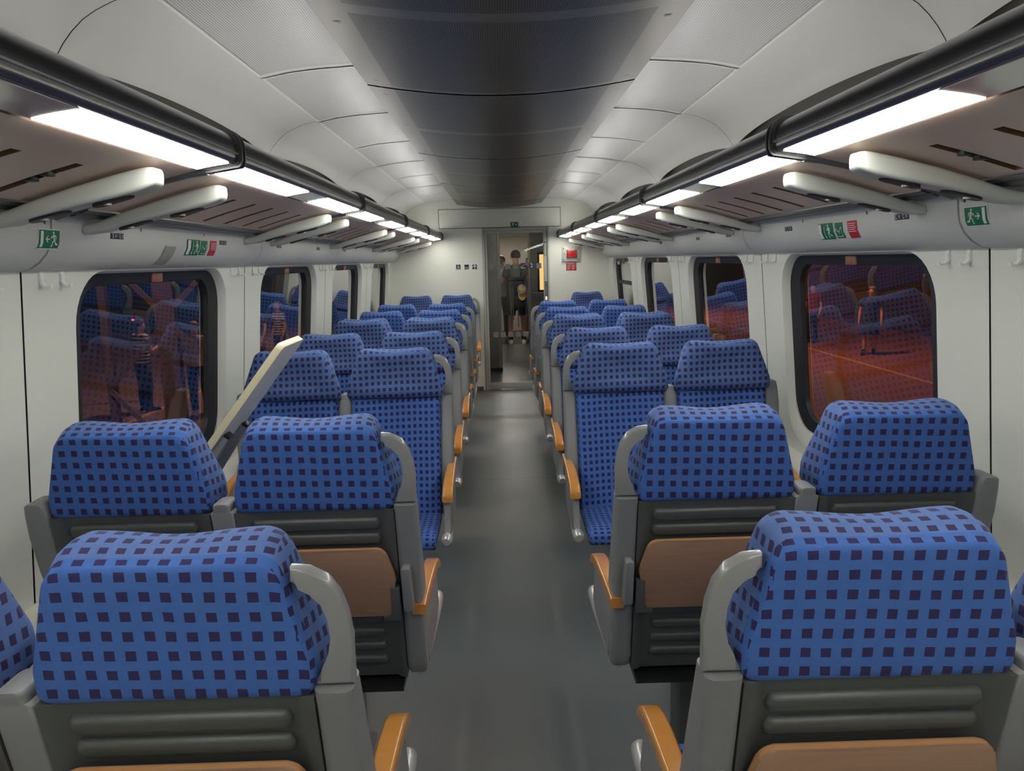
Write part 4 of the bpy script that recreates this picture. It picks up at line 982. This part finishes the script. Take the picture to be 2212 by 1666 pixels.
    for sd in (-1, 1):
        a_, b_ = legs[sd][5], legs[sd][6]; q = 0.62 if sleeves else 0.15
        tube(bm, [a_ - Vector((0.06*sd*s, 0, -0.005*s)), a_, a_ + (b_-a_)*q*0.5, a_ + (b_-a_)*q], [0.070*s, 0.074*s, 0.064*s, 0.060*s], 14)
    obj.local = True; obj('shirt', bm, top, t, sharp=None); obj.local = False
    if skirt:
        bm = bmesh.new(); rings = []
        for z, a, b in ((1.10, 0.135, 0.105), (1.0, 0.15, 0.12), (0.85, 0.18, 0.15), (0.65, 0.22, 0.19), (0.52, 0.25, 0.22)):
            rings.append([V(a*math.cos(2*PI*k/28)*(1+0.04*math.cos(7*2*PI*k/28)*(1.1-z)), b*math.sin(2*PI*k/28), z) for k in range(28)])
        loft(bm, rings); obj.local = True; obj('skirt', bm, bottom, t); obj.local = False
    else:
        bm = bmesh.new(); rings = []
        for z, a_, b_ in ((1.03, 0.140, 0.118), (0.95, 0.158, 0.132), (0.87, 0.172, 0.142), (0.82, 0.172, 0.140), (0.79, 0.15, 0.12)):
            rings.append([V(a_*math.cos(2*PI*k/24), b_*math.sin(2*PI*k/24), z) for k in range(24)])
        loft(bm, rings)
        for sd in (-1, 1):
            q = legs[sd]
            if shorts: tube(bm, [q[0], q[1], q[2] + Vector((0, 0, 0.07*s))], [0.094*s, 0.098*s, 0.092*s], 16)
            else: tube(bm, [q[0], q[1], q[2], q[3], q[4]], [0.094*s, 0.092*s, 0.076*s, 0.070*s, 0.060*s], 16)
        obj.local = True; obj('shorts' if shorts else 'trousers', bm, bottom, t, sharp=None); obj.local = False
    for sd in (-1, 1):
        yy = legs[sd][7]*s; x = feet*sd*s; rings = []
        for y, hw, hh in ((-0.075, 0.020, 0.030), (-0.065, 0.034, 0.042), (-0.02, 0.042, 0.050), (0.04, 0.043, 0.042), (0.10, 0.048, 0.034), (0.155, 0.042, 0.026), (0.185, 0.022, 0.018)):
            rings.append([(x + (0.1*y*sd + u)*s, yy + y*s, (hh+v)*s) for u, v in rrect(hw, hh, min(hw, hh)*0.6, 3)])
        bm = bmesh.new(); loft(bm, rings); obj.local = True; obj('shoe', bm, shoe, t, sharp=60); obj.local = False
        if shorts or skirt:
            bm = bmesh.new(); tube(bm, [V(feet*sd, yy/s-0.02, 0.07), V(feet*sd, yy/s-0.02, 0.15)], 0.045*s, 12); obj.local = True; obj('sock', bm, 'clothblack', t); obj.local = False
    blob('hair', V(0, 0.006, 1.672), (0.092*s, 0.106*s, 0.092*s if not hairlong else 0.125*s), hair, t, lambda c: (c.y > 0.30 and c.z < 0.40) or c.z < (-0.72 if not hairlong else -0.95))
    for sd in (-1, 1):
        blob('ear', V(0.088*sd, 0.012, 1.625), (0.010*s, 0.020*s, 0.030*s), 'skin', t, None, 5); blob('eye', V(0.032*sd, 0.108, 1.640), (0.012*s, 0.006*s, 0.007*s), 'clothnavy', t, None, 5)
    blob('mouth', V(0, 0.104, 1.573), (0.024*s, 0.006*s, 0.006*s), 'red', t, None, 5)
    return t
PX, PY = 0.30, 14.22
make_person('person in grey shirt and black shorts standing with back turned behind the glass door', (PX, PY, 0), 0, 1.77, 'hair', 'shirtgrey', 'clothblack', 'shoe', True, feet=0.125,
            elbow=((0.25, 0.05, 1.17), (0.25, 0.02, 1.20)), wrist=((0.16, 0.27, 1.15), (0.20, 0.26, 1.32)))
make_person('person in white shirt facing the viewer, left of the backpack behind the door', (0.02, 14.95, 0), PI+0.3, 1.68, 'hair', 'clothwhite', 'clothblack', 'shoe', False, elbow=((0.24, 0.02, 1.13), (0.24, 0.02, 1.13)), wrist=((0.15, 0.22, 1.08), (0.25, 0.10, 0.90)))
make_person('person in pale dress half hidden right of the backpack behind the door', (0.60, 14.75, 0), PI-0.4, 1.66, 'hairb', 'clothpale', 'clothpale', 'shoe', True, skirt=True)
# big travel backpack on the standing person, cap hanging from it
t = thing('backpack', 'large black travel backpack worn by the person behind the door', 'backpack', (PX, PY-0.27, 0.98))
bm = bmesh.new(); rings = []
for z, hw, hd in ((0.66, 0.10, 0.07), (0.68, 0.145, 0.105), (0.80, 0.165, 0.125), (1.00, 0.17, 0.13), (1.14, 0.165, 0.125), (1.20, 0.15, 0.115), (1.215, 0.12, 0.09)):
    rings.append([(PX-0.02+u, PY-0.27+v + 0.05*(1.2-z)*0, z) for u, v in rrect(hw, hd, 0.05, 4)])
loft(bm, rings); obj('pack_body', bm, 'clothblack', t)
bm = bmesh.new(); rings = []
for z, hw, hd in ((1.215, 0.13, 0.10), (1.225, 0.155, 0.125), (1.265, 0.155, 0.12), (1.285, 0.12, 0.09)):
    rings.append([(PX-0.02+u, PY-0.265+v, z) for u, v in rrect(hw, hd, 0.05, 4)])
loft(bm, rings); obj('top_lid', bm, 'clothblack', t)
for x in (-0.13, 0.09):
    bm = bmesh.new(); tube(bm, [(PX+x, PY-0.13, 1.22), (PX+x, PY-0.10, 1.40), (PX+x, PY+0.0, 1.485), (PX+x*1.05, PY+0.12, 1.40), (PX+x*1.3, PY+0.12, 1.10), (PX+x*1.2, PY-0.12, 0.80)], 0.022, 8); obj('shoulder_strap', bm, 'clothblack', t)
for x, z0, z1 in ((-0.11, 1.10, 0.52), (-0.07, 1.12, 0.50), (0.02, 0.72, 0.36), (0.17, 0.90, 0.50)):
    bm = bmesh.new(); tube(bm, [(PX+x, PY-0.415, z0), (PX+x-0.005, PY-0.425, (z0+z1)/2), (PX+x, PY-0.40, z1)], 0.010, 6); obj('loose_strap', bm, 'shell', t)
bm = bmesh.new(); rings = []
for z, hw, hd in ((0.72, 0.09, 0.03), (0.75, 0.12, 0.05), (0.88, 0.12, 0.055), (0.94, 0.11, 0.03)):
    rings.append([(PX+0.05+u, PY-0.40+v, z) for u, v in rrect(hw, hd, 0.025, 3)])
loft(bm, rings); obj('front_pocket', bm, 'clothblack', t)
t = thing('cap', 'khaki peaked cap hanging from the black backpack', 'cap', (PX+0.09, PY-0.46, 1.02))
bm = bmesh.new(); bmesh.ops.create_uvsphere(bm, u_segments=24, v_segments=14, radius=1)
bmesh.ops.delete(bm, geom=[v for v in bm.verts if v.co.y > 0.05], context='VERTS')
for v in bm.verts: v.co = Vector((PX+0.09+v.co.x*0.085, PY-0.46+v.co.y*0.06, 1.05+v.co.z*0.105))
for f in bm.faces: f.smooth = True
obj('crown', bm, 'cap', t, sharp=None)
bm = bmesh.new(); prism(bm, [(0.075*math.cos(a), 0.12*math.sin(a)) for a in [PI + PI*k/12 for k in range(13)]], lambda u, v, d: (PX+0.095+u, PY-0.475+d+v*0.2, 0.975+v), 0, 0.006, 0.001)
obj('peak', bm, plain('ochre_cap_peak', (0.42, 0.27, 0.09), 0.8), t)
bm = bmesh.new(); tube(bm, [(PX+0.03, PY-0.515, 0.985), (PX+0.10, PY-0.53, 0.975), (PX+0.165, PY-0.505, 0.99)], 0.010, 8); obj('strap', bm, 'shell', t)

# ------------------------------------------------------------------ outside at night: platforms, lattice mast, waiting people
ZP = -1.0
bm = bmesh.new(); box(bm, 1.75, 13.0, -4, 60, ZP-0.4, ZP); struct(obj('platform_right', bm, 'brickred'))
for x, w, m in ((2.6, 0.30, 'paving'), (5.2, 1.6, 'paving'), (8.4, 0.12, 'edge')):
    bm = bmesh.new(); box(bm, x, x+w, -4, 60, ZP-0.01, ZP+0.004); struct(obj('platform_stripe', bm, m))
bm = bmesh.new(); box(bm, 13.0, 13.3, -4, 60, ZP, 5); struct(obj('station_wall_right', bm, 'night'))
bm = bmesh.new(); box(bm, -16.0, -1.75, -4, 60, ZP-0.4, ZP); struct(obj('platform_left', bm, 'paving'))
for x, w, m in ((-3.0, 0.12, 'edge'), (-6.5, 0.12, 'edge')):
    bm = bmesh.new(); box(bm, x, x+w, -4, 60, ZP-0.01, ZP+0.004); struct(obj('platform_stripe', bm, m))
t = thing('lattice_mast', 'rusty steel lattice mast seen through the nearest left window', 'mast', (-4.4, 9.8, ZP))
def bar(name, p, q, w, d=0.02, mat='mast'):
    bm = bmesh.new(); P, Q = Vector(p), Vector(q); T = (Q-P).normalized(); n = T.cross(Vector((0, 1, 0))).normalized(); yv = Vector((0, 1, 0))
    loft(bm, [[c + n*a*w/2 + yv*b*d/2 for a, b in ((-1, -1), (1, -1), (1, 1), (-1, 1))] for c in (P, Q)]); return obj(name, bm, mat, t)
bar('post', (-4.38, 9.8, ZP), (-4.42, 9.8, 5.0), 0.26, 0.12)
bar('post', (-5.35, 10.1, ZP), (-5.35, 10.1, 5.0), 0.10, 0.10); bar('post', (-3.45, 9.9, ZP), (-3.45, 9.9, 5.0), 0.10, 0.10)
for z in (-1.0, 0.9, 2.8):
    bar('brace', (-4.40, 9.75, z+0.1), (-5.35, 10.0, z+1.0), 0.07); bar('brace', (-5.35, 10.0, z+1.0), (-4.40, 9.75, z+1.9), 0.07)
    bar('brace', (-4.38, 9.75, z+0.1), (-3.45, 9.8, z+1.0), 0.07); bar('brace', (-3.45, 9.8, z+1.0), (-4.38, 9.75, z+1.9), 0.07)
make_person('person in striped top on the platform, through the nearest left window', (-6.6, 13.6, ZP), -0.6, 1.70, 'hair', 'striped', 'clothnavy', 'clothblack', False, elbow=((0.26, 0.02, 1.15), (0.26, 0.02, 1.15)), wrist=((0.12, 0.24, 1.12), (0.10, 0.24, 1.20)))
make_person('auburn haired person in striped top, through the second left window', (-5.55, 18.6, ZP), 2.4, 1.72, 'hairb', 'striped', 'clothnavy', 'clothblack', False)
make_person('person in dark blue clothes left of the striped one, second left window', (-5.9, 18.0, ZP), 2.6, 1.76, 'hair', 'clothnavy', 'cap', 'clothblack', True)
make_person('person in pale top walking behind the lattice mast, nearest left window', (-5.45, 13.2, ZP), 0.4, 1.66, 'hairb', 'clothpale', 'clothblack', 'shoe', False, step=0.12)
make_person('person in black dress walking on the red platform, nearest right window', (9.35, 18.6, ZP), 2.6, 1.72, 'hairb', 'clothblack', 'clothblack', 'clothblack', True, skirt=True, step=0.14)
make_person('person in red clothes on the platform, left part of the nearest right window', (9.1, 21.5, ZP), 2.2, 1.70, 'hair', 'darkred', 'clothblack', 'clothblack', False)
t = thing('signal_post', 'tiny red signal light on a thin post outside the nearest left window', 'signal', (-7.2, 14.7, ZP))
bm = bmesh.new(); cyl(bm, (-7.2, 14.6, 0.62), 0.014, 0.06, 'y', 10); obj('red_light', bm, 'redled', t)
bm = bmesh.new(); cyl(bm, (-7.2, 14.7, ZP), 0.04, 1.75, 'z', 10); obj('post', bm, 'black', t)
def lampl(name, loc, col, energy, size=0.5):
    l = bpy.data.lights.new(name, 'AREA'); l.energy = energy; l.color = col; l.size = size; l.shape = 'DISK'
    o = bpy.data.objects.new(name, l); C.objects.link(o); o.location = loc; return o
for x, y, e, c in ((7.0, 6, 420, (1, 0.42, 0.16)), (7.0, 18, 330, (1, 0.42, 0.16)), (7.0, 32, 600, (1, 0.42, 0.16)), (-4.8, 6.5, 110, (1, 0.58, 0.32)), (-5.0, 15.5, 220, (1, 0.58, 0.34)), (-6.0, 26, 250, (1, 0.58, 0.34))):
    lampl('platform_lamp', (x, y, 4.2), c, e)
